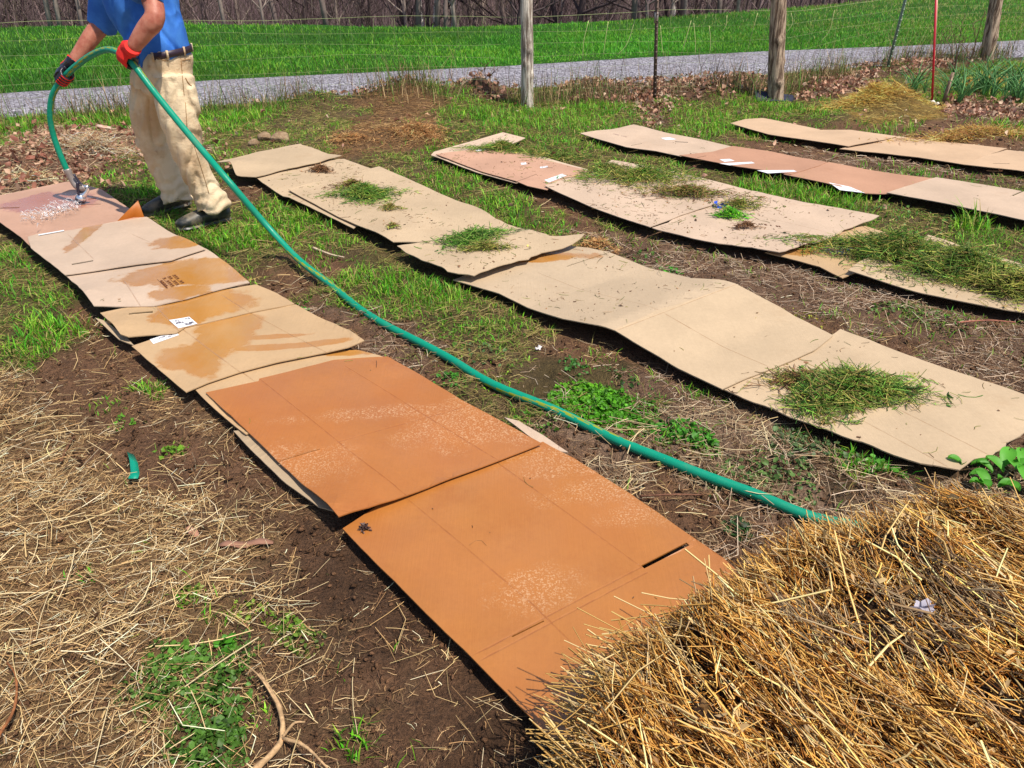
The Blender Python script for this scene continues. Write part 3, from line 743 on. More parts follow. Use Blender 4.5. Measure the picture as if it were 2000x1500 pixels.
# ------------------------------------------------------------------ straw, thatch, grass, leaves on the ground (uncountable: stuff)
GREENS = [lin(92, 150, 30), lin(122, 174, 42), lin(74, 128, 28), lin(148, 180, 60), lin(104, 162, 28)]
LUSH = [lin(76, 160, 28), lin(104, 180, 36), lin(60, 140, 28), lin(136, 190, 52)]
DRYG = [lin(160, 146, 84), lin(140, 122, 72), lin(180, 160, 104), lin(124, 104, 66), lin(120, 130, 60)]
STRAW = [lin(236, 208, 158), lin(222, 188, 132), lin(244, 226, 188), lin(206, 166, 112), lin(178, 138, 94), lin(232, 198, 140)]
THATCH = [lin(198, 172, 144), lin(172, 140, 110), lin(216, 194, 168), lin(140, 106, 80), lin(118, 88, 68)]
PALEST = [lin(216, 196, 160), lin(196, 170, 134), lin(176, 146, 112), lin(150, 116, 84)]
DEADLEAF = [lin(168, 122, 96), lin(140, 96, 74), lin(196, 156, 128), lin(120, 80, 62), lin(184, 140, 118), lin(206, 178, 150)]
REDBR = [lin(160, 108, 88), lin(140, 90, 72), lin(180, 132, 108), lin(196, 160, 132)]
FIBRE = [lin(170, 132, 86), lin(150, 112, 72), lin(188, 152, 104), lin(130, 94, 60)]
HAY = [lin(196, 164, 88), lin(176, 140, 70), lin(210, 184, 110), lin(150, 116, 62)]
KIND = {}   # code -> (straw density, palette, length, radius, curl) , (blade density, palette, height)
# candidate points: uniform per square metre inside the view wedge
def scatter(dens, y0, y1, a=.80):
    n = int(dens * a * ((y1 + 1.2) ** 2 - (y0 + 1.2) ** 2))
    y = np.sqrt(rng.uniform((y0 + 1.2) ** 2, (y1 + 1.2) ** 2, n)) - 1.2; x = rng.uniform(-a, a, n) * (y + 1.2)
    return x, y
dens_straw = {'.': .16, 's': .5, 'S': .8, 'd': .8, 'D': .95, 'g': .9, 'G': .6, 'c': .1, 'w': .4, 'W': .45, 'L': .35, 't': 1.2, 'r': .9, 'h': 1.2}
dens_green = {'.': .04, 's': .02, 'S': .02, 'd': .16, 'D': .08, 'g': .40, 'G': .9, 'c': .05, 'w': .10, 'W': .05, 'L': .22, 't': .10, 'r': .02, 'h': .05}
pal_straw = {'.': STRAW, 's': STRAW, 'S': STRAW, 'd': THATCH, 'D': PALEST, 'g': DRYG, 'G': DRYG, 'c': THATCH, 'w': THATCH, 'W': STRAW, 'L': THATCH, 't': FIBRE, 'r': PALEST, 'h': HAY}
def keep(x, y):
    return ~on_cards(x, y) & (y < road_near(x) + .05) & ~((x > .25) & inside(BALE_FOOT, x, y))
def sloped(n, mx=.22):
    az = rng.uniform(0, 2 * np.pi, n); el = rng.normal(0, mx, n)
    return np.stack([np.cos(az) * np.cos(el), np.sin(az) * np.cos(el), np.sin(el)], -1)
BALE_FOOT = [(.09, .86), (.14, 1.01), (.23, 1.15), (.36, 1.23), (.52, 1.35), (.64, 1.45), (.77, 1.53), (.95, 1.56), (1.17, 1.66), (1.36, 1.52), (1.7, 1.15), (2.0, .6), (1.8, .1), (.3, .1), (.06, .5)]
BALE_FOOT = np.array([np.array(p) for p in BALE_FOOT])

straw_s = Soup(); thatch_s = Soup()
for (y0, y1, dn) in ((.45, 2.2, 5200), (2.2, 4.2, 3000), (4.2, 10.5, 1300)):
    x, y = scatter(dn, y0, y1); cd = cover(x, y); k = keep(x, y); x, y, cd = x[k], y[k], cd[k]
    clump = fbm(x, y, 4.5, 3, 61); u = rng.random(len(x))
    for ch, dd in dens_straw.items():
        fine_ = fbm(x, y, 13, 2, 62); thr = dd * np.clip((clump * .6 + fine_ * .4 - .36) * 6, .03, 1.9) if ch not in 'Sr' else dd * np.clip((clump * .65 + fine_ * .35 - .30) * 5.5, .06, 1.6)
        m_ = (cd == ord(ch)) & (u < thr)
        n = m_.sum()
        if not n: continue
        X, Y = x[m_], y[m_]
        if ch in 'sS.':
            L = np.minimum(rng.gamma(1.5, .032, n) + .010, .2); r = rng.uniform(.0005, .0009, n) * (1 + 1.5 * rng.random(n) ** 3); cv = .42; lay = .024
        elif ch in 'th':
            L = rng.uniform(.03, .13, n); r = rng.uniform(.0008, .0014, n); cv = .5; lay = .03
        else:
            L = rng.gamma(3, .022, n) + .015; r = rng.uniform(.0008, .0018, n); cv = .75; lay = .022
        if y0 > 4: r = r * 1.5
        Z = gz(X, Y) + rng.uniform(.001, lay, n)
        D = sloped(n, .16)
        if ch in 'sS': # combed direction
            D = D + np.array([.75, .45, 0]) * np.sign(rng.normal(size=(n, 1))) * .5 * rng.random((n, 1)); D /= np.linalg.norm(D, axis=1)[:, None]
        straws(straw_s if ch in 'sS.' else thatch_s, np.stack([X, Y, Z], -1), D, L, r, cv, pick(pal_straw[ch], n, .22), 2)
# fine chaff under the stems and little crumbs of it on the bare soil
x, y = scatter(13000, .45, 3.4); cd = cover(x, y); cl = fbm(x, y, 7, 3, 63); u = rng.random(len(x))
k = keep(x, y) & ((np.isin(cd, [ord(c) for c in 'sSW']) & (u < cl * 1.1)) | (np.isin(cd, [ord(c) for c in '.dDwg']) & (u < (cl - .35) * .9))); x, y = x[k], y[k]; n = len(x)
straws(straw_s, np.stack([x, y, gz(x, y) + rng.uniform(.001, .009, n)], -1), sloped(n, .12), rng.gamma(2, .010, n) + .006, rng.uniform(.0005, .0012, n), .5, pick([lin(170, 134, 92), lin(140, 104, 72), lin(120, 86, 62), lin(196, 162, 118), lin(104, 76, 58)], n, .25), 2)
# a few broad pale straw leaves and longer stalks
x, y = scatter(60, .5, 3.2); cd = cover(x, y); k = keep(x, y) & np.isin(cd, [ord(c) for c in 'sSD']); x, y = x[k], y[k]; n = len(x)
straws(straw_s, np.stack([x, y, gz(x, y) + .03], -1), sloped(n, .12), rng.uniform(.10, .24, n), rng.uniform(.0012, .0024, n), .3, pick([lin(226, 204, 158), lin(214, 186, 134)], n, .1), 3)
tag(straw_s.build('loose_straw', M_straw), 'loose golden straw scattered over the soil at the left', 'straw', kind='stuff')
tag(thatch_s.build('dead_stems', M_dead), 'curly grey brown dead weed stems between the cardboard rows', 'dead stems', kind='stuff')

gs = Soup()
for (y0, y1, dn, hw) in ((.45, 2.6, 3200, .8), (2.6, 5, 4200, 1.), (5, 10.8, 2300, 1.5)):
    x, y = scatter(dn, y0, y1); cd = cover(x, y); k = keep(x, y); x, y, cd = x[k], y[k], cd[k]
    clump = fbm(x, y, 3.2, 3, 71); fine = fbm(x, y, 9, 2, 77); u = rng.random(len(x))
    for ch, dd in dens_green.items():
        thr = dd * np.clip((clump * .55 + fine * .45 - .42) * 7, .10, 1.5)
        m_ = (cd == ord(ch)) & (u < thr); n = m_.sum()
        if not n: continue
        X, Y = x[m_], y[m_]; cl = clump[m_]
        h = rng.uniform(.012, .05, n) * (1.35 if ch == 'G' else 1) * (.3 + 1.3 * cl) * (1.15 if y0 > 4 else 1)
        col = pick(GREENS if ch != 'G' else GREENS[:4] + LUSH, n, .2); dry = rng.random(n) < (.45 if ch != 'G' else .2); col[dry] = pick(DRYG, dry.sum(), .2)
        blades(gs, np.stack([X, Y, gz(X, Y) - .003], -1), h, rng.uniform(.002, .0048, n) * hw, rng.uniform(.4, 1.5, n), col, col * np.array([1.25, 1.1, .9]))
x, y = scatter(2600, 2.2, 10.5); cd = cover(x, y); f2_ = fbm(x, y, 6, 3, 79); k = keep(x, y) & np.isin(cd, [ord(c) for c in 'gG']) & (rng.random(len(x)) < np.clip((f2_ - .40) * 6, 0, 1)); x, y = x[k], y[k]; n = len(x)
col = pick(GREENS + DRYG[:2], n, .25); blades(gs, np.stack([x, y, gz(x, y) - .002], -1), rng.uniform(.008, .028, n), rng.uniform(.003, .007, n), rng.uniform(.8, 2., n), col)
# clear tufts seen in the photograph
TUFTS = [(90,655,.15,.12,300),(60,690,.1,.1,90),(300,762,.075,.05,200),(35,560,.2,.07,140),(130,640,.13,.07,110),(200,640,.1,.06,60),(480,470,.22,.09,600),(560,440,.3,.09,800),(420,460,.15,.09,260),(640,480,.2,.07,350),
         (800,575,.22,.085,620),(740,560,.15,.08,240),(860,560,.16,.07,220),(830,600,.14,.075,220),(700,545,.12,.09,200),(330,370,.2,.06,500),(260,378,.15,.05,350),(620,520,.1,.06,120),
         (960,410,.3,.09,600),(1000,440,.2,.08,300),(905,340,.3,.08,500),(870,300,.3,.08,400),(1080,450,.15,.06,160),(1480,380,.3,.10,500),(1560,385,.4,.12,700),(1620,395,.3,.11,420),(1900,440,.08,.22,60),(1895,445,.12,.12,120),
         (960,230,.4,.12,700),(1080,235,.5,.12,800),(1170,215,.4,.12,700),(1020,300,.3,.05,200),(1280,330,.4,.07,350),(1390,240,.5,.12,800),(1460,210,.4,.10,500),(1530,215,.4,.10,500),(1560,265,.25,.10,260),(1490,265,.2,.10,160),
         (1740,262,.3,.09,350),(1780,350,.35,.10,400),(1700,470,.1,.05,60),(1850,320,.25,.08,260),(1960,270,.3,.12,300),(440,235,.4,.12,600),(400,250,.3,.1,300),(490,225,.3,.12,400),(180,225,.6,.14,900),(240,235,.4,.15,500),(60,235,.6,.14,700),(10,260,.3,.14,300),
         (1330,850,.06,.04,60),(1360,770,.06,.05,60),(1020,820,.08,.04,90),(900,600,.14,.06,200),(1000,640,.2,.06,260),(960,655,.15,.05,160),(1700,900,.1,.06,110),(1660,920,.08,.05,80),(420,1210,.04,.05,25),(690,1440,.05,.06,50),(500,1395,.04,.03,40),(160,1120,.04,.03,30),(370,1170,.04,.03,40),
         (1870,625,.1,.05,80),(1780,605,.1,.04,70),(1160,700,.08,.03,70),(210,800,.08,.03,70),(330,885,.05,.03,40),(1040,335,.03,.2,14),(975,325,.06,.12,30),(1580,255,.05,.14,20),(1620,610,.08,.05,50),(1560,620,.06,.03,30)]
for (px, py, R, h, n) in TUFTS:
    q = G(px, py); th = rng.uniform(0, 2 * np.pi, n); rr = R * np.sqrt(rng.random(n)) * (1 + .35 * np.sin(th * 3 + px)); X = q[0] + rr * np.cos(th); Y = q[1] + rr * np.sin(th)
    k = ~on_cards(X, Y) & (Y < road_near(X) - .15) ; X, Y = X[k], Y[k]; n = len(X)
    if not n: continue
    hh = rng.uniform(.3, 1., n) * h * (.85 if py < 700 else 1); col = pick(LUSH + GREENS, n, .28); dr = rng.random(n) < .14; col[dr] = pick(DRYG, dr.sum(), .2)
    blades(gs, np.stack([X, Y, gz(X, Y) - .004], -1), hh, rng.uniform(.0028, .0055, n) * (1 if py > 450 else 1.3), rng.uniform(.2, 1.1, n), col, col * np.array([1.3, 1.15, .9]))
tag(gs.build('green_grass', M_blade), 'bright green grass tufts growing between the cardboard rows', 'grass', kind='stuff')

# clover and low broad leaved weeds
cs = Soup()
PATCH = [(1175,800,.17,2300,lin(80,144,26),.013),(1150,775,.11,800,lin(100,160,36),.012),(1215,820,.11,800,lin(72,130,26),.013),(1330,850,.10,260,lin(66,130,34),.016),(1370,865,.07,110,lin(70,136,34),.016),(1530,935,.14,240,lin(90,120,60),.014),(1440,930,.12,160,lin(86,116,56),.014),
         (1720,800,.1,90,lin(60,90,40),.012),(1620,870,.16,320,lin(80,104,60),.014),(1560,860,.14,240,lin(84,106,64),.014),(1710,900,.12,180,lin(90,150,50),.018),(1440,1035,.05,70,lin(54,84,40),.018),(1330,880,.12,120,lin(110,120,50),.012),
         (420,1300,.10,330,lin(84, 122, 46),.013),(350,1350,.09,200,lin(88, 126, 48),.013),(430,1375,.08,260,lin(80, 118, 44),.013),(420,1430,.08,260,lin(76, 114, 42),.014),(400,1460,.08,240,lin(78, 114, 42),.014),(300,1340,.08,240,lin(86, 118, 48),.012),(340,1290,.06,180,lin(84, 124, 44),.013),
         (440,1255,.03,60,lin(76,140,36),.016),(490,1190,.06,90,lin(120,150,40),.010),(560,1215,.05,90,lin(96,130,40),.012),(580,1240,.06,90,lin(96,120,44),.012),(375,1170,.05,70,lin(110,140,46),.011),(335,880,.05,60,lin(100,140,36),.011),(240,830,.04,30,lin(90,140,40),.012),
         (575,610,.06,50,lin(60,150,40),.014),(1120,720,.07,60,lin(70,120,50),.014),(1200,770,.2,160,lin(80,120,50),.014),(1050,830,.12,120,lin(80,120,40),.012),(880,750,.06,60,lin(70,130,40),.016),(1510,630,.12,60,lin(140,130,40),.012),(1760,610,.16,140,lin(90,120,50),.016),(1820,620,.14,120,lin(96,120,56),.016),
         (1570,620,.1,70,lin(150,150,40),.012),(640,400,.3,240,lin(90,140,30),.014),(1260,505,.14,90,lin(80,120,44),.014),(1310,525,.06,60,lin(70,150,40),.014),(1930,400,.3,240,lin(80,130,40),.016),(1800,420,.4,300,lin(80,120,44),.016),(1480,425,.1,60,lin(80,120,44),.016),(950,700,.12,90,lin(80,110,60),.013),(900,650,.16,120,lin(90,130,40),.013)]
for (px, py, R, n, col, sz) in PATCH:
    q = G(px, py); th = rng.uniform(0, 2 * np.pi, n); rr = R * np.sqrt(rng.random(n)) * (1 + .3 * np.sin(th * 2 + py)); X = q[0] + rr * np.cos(th); Y = q[1] + rr * np.sin(th)
    k = ~on_cards(X, Y); X, Y, rr = X[k], Y[k], rr[k]; n = len(X)
    if not n: continue
    Z = gz(X, Y) + rng.uniform(.006, .035, n) * np.clip(1.3 - rr / R, .2, 1) * (sz / .018); c = np.clip(col * (1 + rng.normal(0, .28, (n, 1))), .004, 1)
    leaves(cs, np.stack([X, Y, Z], -1), rng.gamma(6, 1 / 6, n) * sz, c, .7, .5, .75)
    blades(cs, np.stack([X, Y, gz(X, Y)], -1)[::3], rng.uniform(.01, .035, len(X[::3])), .0015, .6, c[::3] * .9)
tag(cs.build('clover_and_weeds', M_leaf), 'low clover and broad leaved weeds in patches', 'weeds', kind='stuff')

# fallen leaves along the fence and on the left mound
ls = Soup()
x, y = scatter(520, 4.6, 12.5); cd = cover(x, y); u = rng.random(len(x)); cl = fbm(x, y, 2.5, 3, 91)
k = keep(x, y) & (((cd == ord('L')) & (u < np.clip((cl - .3) * 5, .1, 1))) | ((cd == ord('r')) & (u < .25)) | (u < .012)); x, y, cd = x[k], y[k], cd[k]; n = len(x)
leaves(ls, np.stack([x, y, gz(x, y) + rng.uniform(.01, .07, n)], -1), rng.uniform(.025, .065, n), np.where((cd == ord('r'))[:, None], pick(REDBR, n), pick(DEADLEAF, n)), .9, .7, .6)
q = G(0, 320); n = 900; X = q[0] + rng.normal(.6, .8, n); Y = q[1] + rng.normal(0, .25, n); k = ~on_cards(X, Y); X, Y = X[k], Y[k]; n = len(X)
leaves(ls, np.stack([X, Y, gz(X, Y) + rng.uniform(.01, .03, n)], -1), rng.uniform(.015, .045, n), pick(REDBR, n), .9, .6, .5)
tag(ls.build('fallen_leaves', M_leaf), 'dry brown fallen leaves heaped along the fence line', 'leaves', kind='stuff')
# chips and clods in the soil
def stones(s, x, y, r, col):
    ico = [(0, 0, 1), (.9, 0, .3), (.28, .85, .3), (-.72, .53, .3), (-.72, -.53, .3), (.28, -.85, .3), (0, 0, -.6)]
    t = [(0, 1 + i, 1 + (i + 1) % 5) for i in range(5)] + [(6, 1 + (i + 1) % 5, 1 + i) for i in range(5)]
    n = len(x); base = np.array(ico)[None] * (1 + rng.uniform(-.35, .35, (n, 7, 1))); an = rng.uniform(0, 6.28, n); c, s_ = np.cos(an)[:, None], np.sin(an)[:, None]
    bx = base[..., 0] * c - base[..., 1] * s_; by = base[..., 0] * s_ + base[..., 1] * c; sq = rng.uniform(.6, 1.3, (n, 1))
    v = np.stack([bx * sq * r[:, None] + x[:, None], by / sq * r[:, None] + y[:, None], base[..., 2] * r[:, None] * .8 + (gz(x, y) + r * .25)[:, None]], -1)
    i = np.arange(n)[:, None, None] * 7; s.add(v, None, (i + np.array(t)[None]).reshape(-1, 3), np.repeat(col, 7, 0))
st = Soup()
for (y0, y1, dn, a, b_) in ((.45, 2.4, 3200, .0012, .011), (2.4, 6, 1000, .002, .015), (6, 9, 120, .006, .02)):
    x, y = scatter(dn, y0, y1); cd = cover(x, y); k = keep(x, y) & np.isin(cd, [ord(c) for c in '.sdDSwWr']) & (fbm(x, y, 3, 3, 95) + .3 * fbm(x, y, 11, 2, 96) > .52); x, y = x[k], y[k]; n = len(x)
    stones(st, x, y, a + (b_ - a) * rng.random(n) ** 3, pick([SOIL * .75, SOIL * .9, SOIL * 1.0, SOIL * 1.15, SOIL * .65], n, .2))
tag(st.build('soil_clods', attr_mat('clods', .97, 0, 160, 1.0, .1)), 'crumbs and clods of brown soil', 'soil', kind='stuff')

# meadow grass
fs = Soup()
def fscatter(n, y0, y1, y2=None):
    x = rng.uniform(-15, 24, n); u = rng.random(n); return x, road_far(x) - .05 + (y1) * u ** 1.2
for (n, dep, w, hh) in ((170000, 3.5, .005, .085), (170000, 14, .0075, .12)):
    x, y = fscatter(n, 0, dep); pr = np.abs(x) < (y + 1.5) * .82; x, y = x[pr], y[pr]; k = y < crest(x, y) + 1.5; x, y = x[k], y[k]; n = len(x)
    cl = fbm(x, y, 1.3, 3, 101); u = np.clip((fbm(x, y, .45, 3, 111) - .5) * 1.7 + .5, 0, 1); h = hh * (.3 + .6 * cl) * rng.uniform(.6, 1.2, n) * np.clip((y - road_far(x)) * 2 + .25, .25, 1)
    col = pick([lin(66, 144, 24), lin(88, 164, 34), lin(54, 126, 24), lin(116, 172, 48)], n, .2) * (.62 + .75 * u[:, None]) * np.array([1, 1, 1]) ; col[:, 0] *= (.75 + .9 * fbm(x, y, .8, 2, 113))
    dr = rng.random(n) < np.clip((x - 3) * .035 + (y - 14) * .03, .0, .35); col[dr] = pick([lin(170, 160, 100), lin(140, 140, 80)], dr.sum())
    blades(fs, np.stack([x, y, gz(x, y, False) - .01], -1), h, w * rng.uniform(.7, 1.3, n), rng.uniform(.3, 1.1, n), col, col * np.array([1.15, 1.08, 1]))
tag(fs.build('meadow_grass', M_blade), 'lush green meadow grass beyond the gravel road', 'grass', kind='stuff')
# rank dry grass and thin weeds standing at the fence foot
ds = Soup(); n = 9000; x = rng.uniform(-6, 9, n); FENCE = G(*np.array([(-700,300),(0,240),(400,216),(700,205),(1030,203),(1278,190),(1515,190),(1735,132),(1925,115),(2200,92)]).T)[:, :2]
y = np.interp(x, FENCE[:, 0], FENCE[:, 1]) + rng.normal(0, .16, n); cl = fbm(x, y, 1.4, 3, 121); k = (rng.random(n) < np.clip((cl - .38) * 5, .04, 1)) & (y < road_near(x) + .1); x, y = x[k], y[k]; n = len(x)
dryc = pick([lin(150, 122, 86), lin(120, 96, 70), lin(176, 150, 110), lin(96, 112, 52), lin(80, 120, 44)], n, .2)
blades(ds, np.stack([x, y, gz(x, y) - .01], -1), rng.gamma(4, .045, n) + .05, rng.uniform(.003, .006, n), rng.uniform(.05, .8, n), dryc)
n = 420; x = rng.uniform(-6, 9, n); y = np.interp(x, FENCE[:, 0], FENCE[:, 1]) + rng.normal(0, .1, n)
D = rng.normal(size=(n, 3)) * .28; D[:, 2] = 1; D /= np.linalg.norm(D, axis=1)[:, None]; L = rng.uniform(.15, .5, n)
straws(ds, np.stack([x, y, gz(x, y)], -1) + D * L[:, None] * .48, D, L, .0022, .3, pick([lin(90, 66, 52), lin(120, 94, 70), lin(70, 52, 46), lin(170, 150, 110)], n), 3)
tag(ds.build('rank_fence_grass', M_dead), 'dry rank grass and weed stalks standing along the fence', 'grass', kind='stuff')

# ------------------------------------------------------------------ pulled weed heaps and tufts lying on the cardboard
def heap(px, py, rx, ry, h, n, pal, name, label, ang=0., lz=None, group='heaps of pulled weeds on the cardboard', length=.09, cat='weed heap'):
    n = int(n * .62); q = G(px, py, .05); s = Soup(); th = rng.uniform(0, 2 * np.pi, n); rr = np.abs(rng.normal(0, .48, n)); rr = np.where(rr > 1.25, rr * .5, rr); wob = 1 + .3 * np.sin(th * 3 + px) + .18 * np.sin(th * 5 + py)
    u, v = rr * np.cos(th) * rx * wob, rr * np.sin(th) * ry * wob; ca, sa = math.cos(ang), math.sin(ang)
    X = q[0] + u * ca - v * sa; Y = q[1] + u * sa + v * ca
    base = top_z(X, Y); Z = base + .004 + h * np.clip(1 - rr, 0, 1) ** 1.1 * (.35 + .65 * rng.random(n)) * (.7 + .6 * fbm(X, Y, 14, 2, 5))
    col = np.clip(pick(pal, n, .3) * 1.75, 0, .9); D = sloped(n, .28)
    outw = np.stack([X - q[0], Y - q[1], 0 * X], -1); outw /= np.linalg.norm(outw, axis=1)[:, None] + 1e-6
    D[:, 2] = np.where(rr > .7, np.abs(D[:, 2]) * .2, D[:, 2]); L = rng.uniform(.4, 1.3, n) * length; L = np.where(rr > .9, L * .6, L)
    straws(s, np.stack([X, Y, Z + np.abs(D[:, 2]) * L * .25], -1), D, L, rng.uniform(.0009, .0026, n), .6, col, 3)
    k = rng.random(n) < .35; leaves(s, np.stack([X, Y, Z], -1)[k], rng.uniform(.008, .03, k.sum()), col[k], .8, .5, .35)
    return tag(s.build(name, M_blade), label, cat, group)
WG = [lin(84, 128, 44), lin(62, 100, 34), lin(110, 146, 60), lin(130, 140, 76), lin(50, 84, 34)]
WO = [lin(112, 128, 52), lin(136, 140, 64), lin(96, 108, 46), lin(156, 146, 80), lin(128, 108, 66), lin(80, 92, 38)]
WB = [lin(130, 96, 66), lin(110, 80, 58), lin(156, 120, 84), lin(90, 66, 48)]
heap(1655, 772, .33, .16, .085, 4600, WG + WO, 'weed_heap', 'biggest heap of fresh cut green grass, on the large near tan sheet', .25, length=.12)
heap(1555, 745, .22, .09, .03, 420, WO + WB, 'weed_heap', 'thin strewn brown and olive weeds behind the biggest green heap', .1, length=.09)
heap(716, 388, .25, .16, .08, 2100, WG + WO[:2], 'weed_heap', 'round green weed clump on the long tan sheet', length=.09)
heap(690, 372, .15, .07, .06, 700, WB + WO[:2], 'weed_heap', 'brown rooty clump touching the round green clump', length=.07)
heap(762, 412, .10, .05, .03, 180, WO, 'weed_heap', 'small olive wisp just right of the round green clump', length=.07)
heap(925, 480, .27, .12, .06, 1500, WG, 'weed_heap', 'bright green grass heap near the curled corner', .6, length=.10)
heap(950, 502, .20, .05, .03, 400, WO, 'weed_heap', 'flat olive wisps at the foot of the bright green heap', .2, length=.09)
heap(627, 336, .11, .04, .05, 420, WB, 'weed_heap', 'small dry brown tuft near the far end of the second row', length=.07)
heap(768, 457, .05, .03, .03, 120, WO + WB, 'weed_heap', 'tiny dead tuft on the near corner of the long tan sheet', length=.05)
heap(1250, 355, .55, .22, .08, 2600, WO + WG[:2], 'weed_heap', 'wide olive heap on the speckled sheet of the third row', .1, length=.10)
heap(1340, 385, .42, .12, .07, 1500, WO + WB, 'weed_heap', 'mixed brown and olive heap in front of the wide olive heap', -.15, length=.09)
heap(1190, 340, .3, .16, .06, 1000, WG + WO, 'weed_heap', 'green weeds over the left corner of the speckled sheet', length=.10)
heap(1440, 408, .20, .08, .06, 520, WO, 'weed_heap', 'olive clump just right of the blue scrap', length=.08)
heap(1425, 425, .13, .05, .05, 420, LUSH + WG[:2], 'weed_heap', 'bright green clump in front of the olive clump by the blue scrap', length=.08)
heap(1455, 448, .09, .04, .04, 200, WB, 'weed_heap', 'small brown clump near the faint print', length=.06)
heap(980, 290, .38, .13, .06, 1500, WO + WG[:3], 'weed_heap', 'green weeds lying across the pink box', .1, length=.10)
heap(1075, 300, .4, .14, .05, 1300, WO + WG[:2], 'weed_heap', 'loose weeds to the right of the pink box', -.1, length=.10)
heap(1740, 500, .55, .20, .13, 4200, WG + WO, 'weed_heap', 'far half of the long weed heap in the third row', -.3, length=.13)
heap(1880, 535, .50, .22, .13, 3800, WO + WG, 'weed_heap', 'middle of the long weed heap in the third row', -.35, length=.13)
heap(1985, 575, .36, .16, .11, 2200, WO + [lin(150, 150, 70)], 'weed_heap', 'near end of the long weed heap at the right picture edge', -.5, length=.12)
# loose clippings and crumbs spread over the dusty sheets
heap(1700, 205, .62, .26, .10, 4200, HAY, 'hay_mound', 'larger spread of yellow hay left of the red rod', .1, group=None, length=.16, cat='hay')
heap(1925, 160, .60, .16, .08, 2200, HAY, 'hay_mound', 'strip of yellow hay behind the onion plants', .2, group=None, length=.16, cat='hay')
heap(1900, 268, .80, .16, .05, 2600, HAY + FIBRE, 'hay_mound', 'thin brown hay at the right edge below the onion plants', .1, group=None, length=.14, cat='hay')
heap(815, 262, .42, .22, .07, 2600, FIBRE, 'dead_grass_mound', 'mound of fine brown dead grass behind the second row', 0, group=None, length=.08, cat='dead grass')
heap(680, 272, .30, .12, .04, 1000, FIBRE, 'dead_grass_mound', 'low flat patch of brown dead grass nearer the tan stones', 0, group=None, length=.07, cat='dead grass')
heap(1163, 474, .14, .06, .06, 1000, FIBRE[:3], 'dead_grass_mound', 'small brush of dry tan grass by the curled cardboard corner', 0, group=None, length=.06, cat='dead grass')
heap(185, 295, .55, .22, .05, 1700, PALEST + THATCH, 'root_heap', 'tangle of pale dead roots on the mound behind the nozzle', 0, group=None, length=.16, cat='roots')
heap(60, 335, .45, .12, .03, 420, PALEST, 'root_heap', 'loose pale roots at the left picture edge', 0, group=None, length=.16, cat='roots')
cl_s = Soup()
for k_, dn in ((11, 16), (12, 190), (13, 240), (14, 300), (15, 180), (16, 35), (17, 70), (20, 460), (21, 370), (22, 140), (23, 240), (2, 10), (8, 7), (7, 4), (3, 8), (4, 10), (5, 10), (1, 10), (24, 14), (27, 12), (18, 160), (19, 60)):
    poly = SH[k_][6]; lo, hi = poly.min(0), poly.max(0); n = int(dn * (hi - lo).prod()); X = rng.uniform(lo[0], hi[0], n); Y = rng.uniform(lo[1], hi[1], n)
    k = inside(poly, X, Y) & (pdist(poly, X, Y) > .02) & (fbm(X, Y, 3, 2, 131) + rng.normal(0, .12, n) > .42); X, Y = X[k], Y[k]; n = len(X)
    if not n: continue
    Z = top_z(X, Y) + .002; D = sloped(n, .05); straws(cl_s, np.stack([X, Y, Z], -1), D, rng.gamma(2, .014, n) + .006, rng.uniform(.0007, .0016, n), .8, pick(WO + WB, n, .25), 3)
    m2 = n; X2 = X + rng.normal(0, .05, n); Y2 = Y + rng.normal(0, .05, n); k = inside(poly, X2, Y2) & (pdist(poly, X2, Y2) > .02); X2, Y2 = X2[k], Y2[k]
    leaves(cl_s, np.stack([X2, Y2, top_z(X2, Y2) + .002], -1), rng.gamma(2, .0028, len(X2)) + .003, pick(WB, len(X2), .3), .3, .3, .7)
tag(cl_s.build('loose_clippings', M_dead), 'bits of grass and soil crumbs strewn on the cardboard', 'clippings', kind='stuff')
heap(712, 1027, .018, .012, .012, 90, [lin(70, 50, 46), lin(96, 76, 70)], 'weed_sprig', 'tiny dark weed sprig at the corner of the lower orange sheet', group=None, length=.02, cat='weed sprig')

# ------------------------------------------------------------------ straw bale, broken open
def edge_in(X, Y): d = pdist(BALE_FOOT, X, Y); return np.where(inside(BALE_FOOT, X, Y), d, -d)
BU = np.array([.30, -.954]); BV = np.array([.954, .30])     # along the stems, across them
def bale_h(X, Y):
    d = np.clip(edge_in(X, Y) / .11, 0, 1); u = X * BV[0] + Y * BV[1]; v = X * BU[0] + Y * BU[1]
    ridg = np.abs(fbm(u * 1.0, v * .25, 7, 2, 141) - .5) * 2
    return (.36 + .06 * (fbm(X, Y, 2.2, 2, 143) - .5) - .085 * (1 - ridg) ** 2 + .085 * (fbm(X, Y, 9, 3, 145) - .5)) * np.sqrt(1 - (1 - d) ** 2)
xs = np.arange(-.05, 2.1, .012); ys = np.arange(0, 1.75, .012); A, B = np.meshgrid(xs, ys, indexing='ij'); H = bale_h(A, B); ins = edge_in(A, B) > -.008
idx = np.arange(A.size).reshape(A.shape); q = np.stack([idx[:-1, :-1], idx[1:, :-1], idx[1:, 1:], idx[:-1, 1:]], -1); kk = (ins[:-1, :-1] & ins[1:, :-1] & ins[1:, 1:] & ins[:-1, 1:])
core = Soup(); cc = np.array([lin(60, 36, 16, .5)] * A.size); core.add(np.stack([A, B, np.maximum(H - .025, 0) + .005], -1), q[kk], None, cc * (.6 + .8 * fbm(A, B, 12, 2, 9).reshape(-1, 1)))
bale = empty('straw_bale', (.9, .95, 0)); tag(bale, 'broken open golden straw bale in the near right corner', 'straw bale')
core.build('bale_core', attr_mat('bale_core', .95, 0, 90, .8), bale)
bs = Soup()
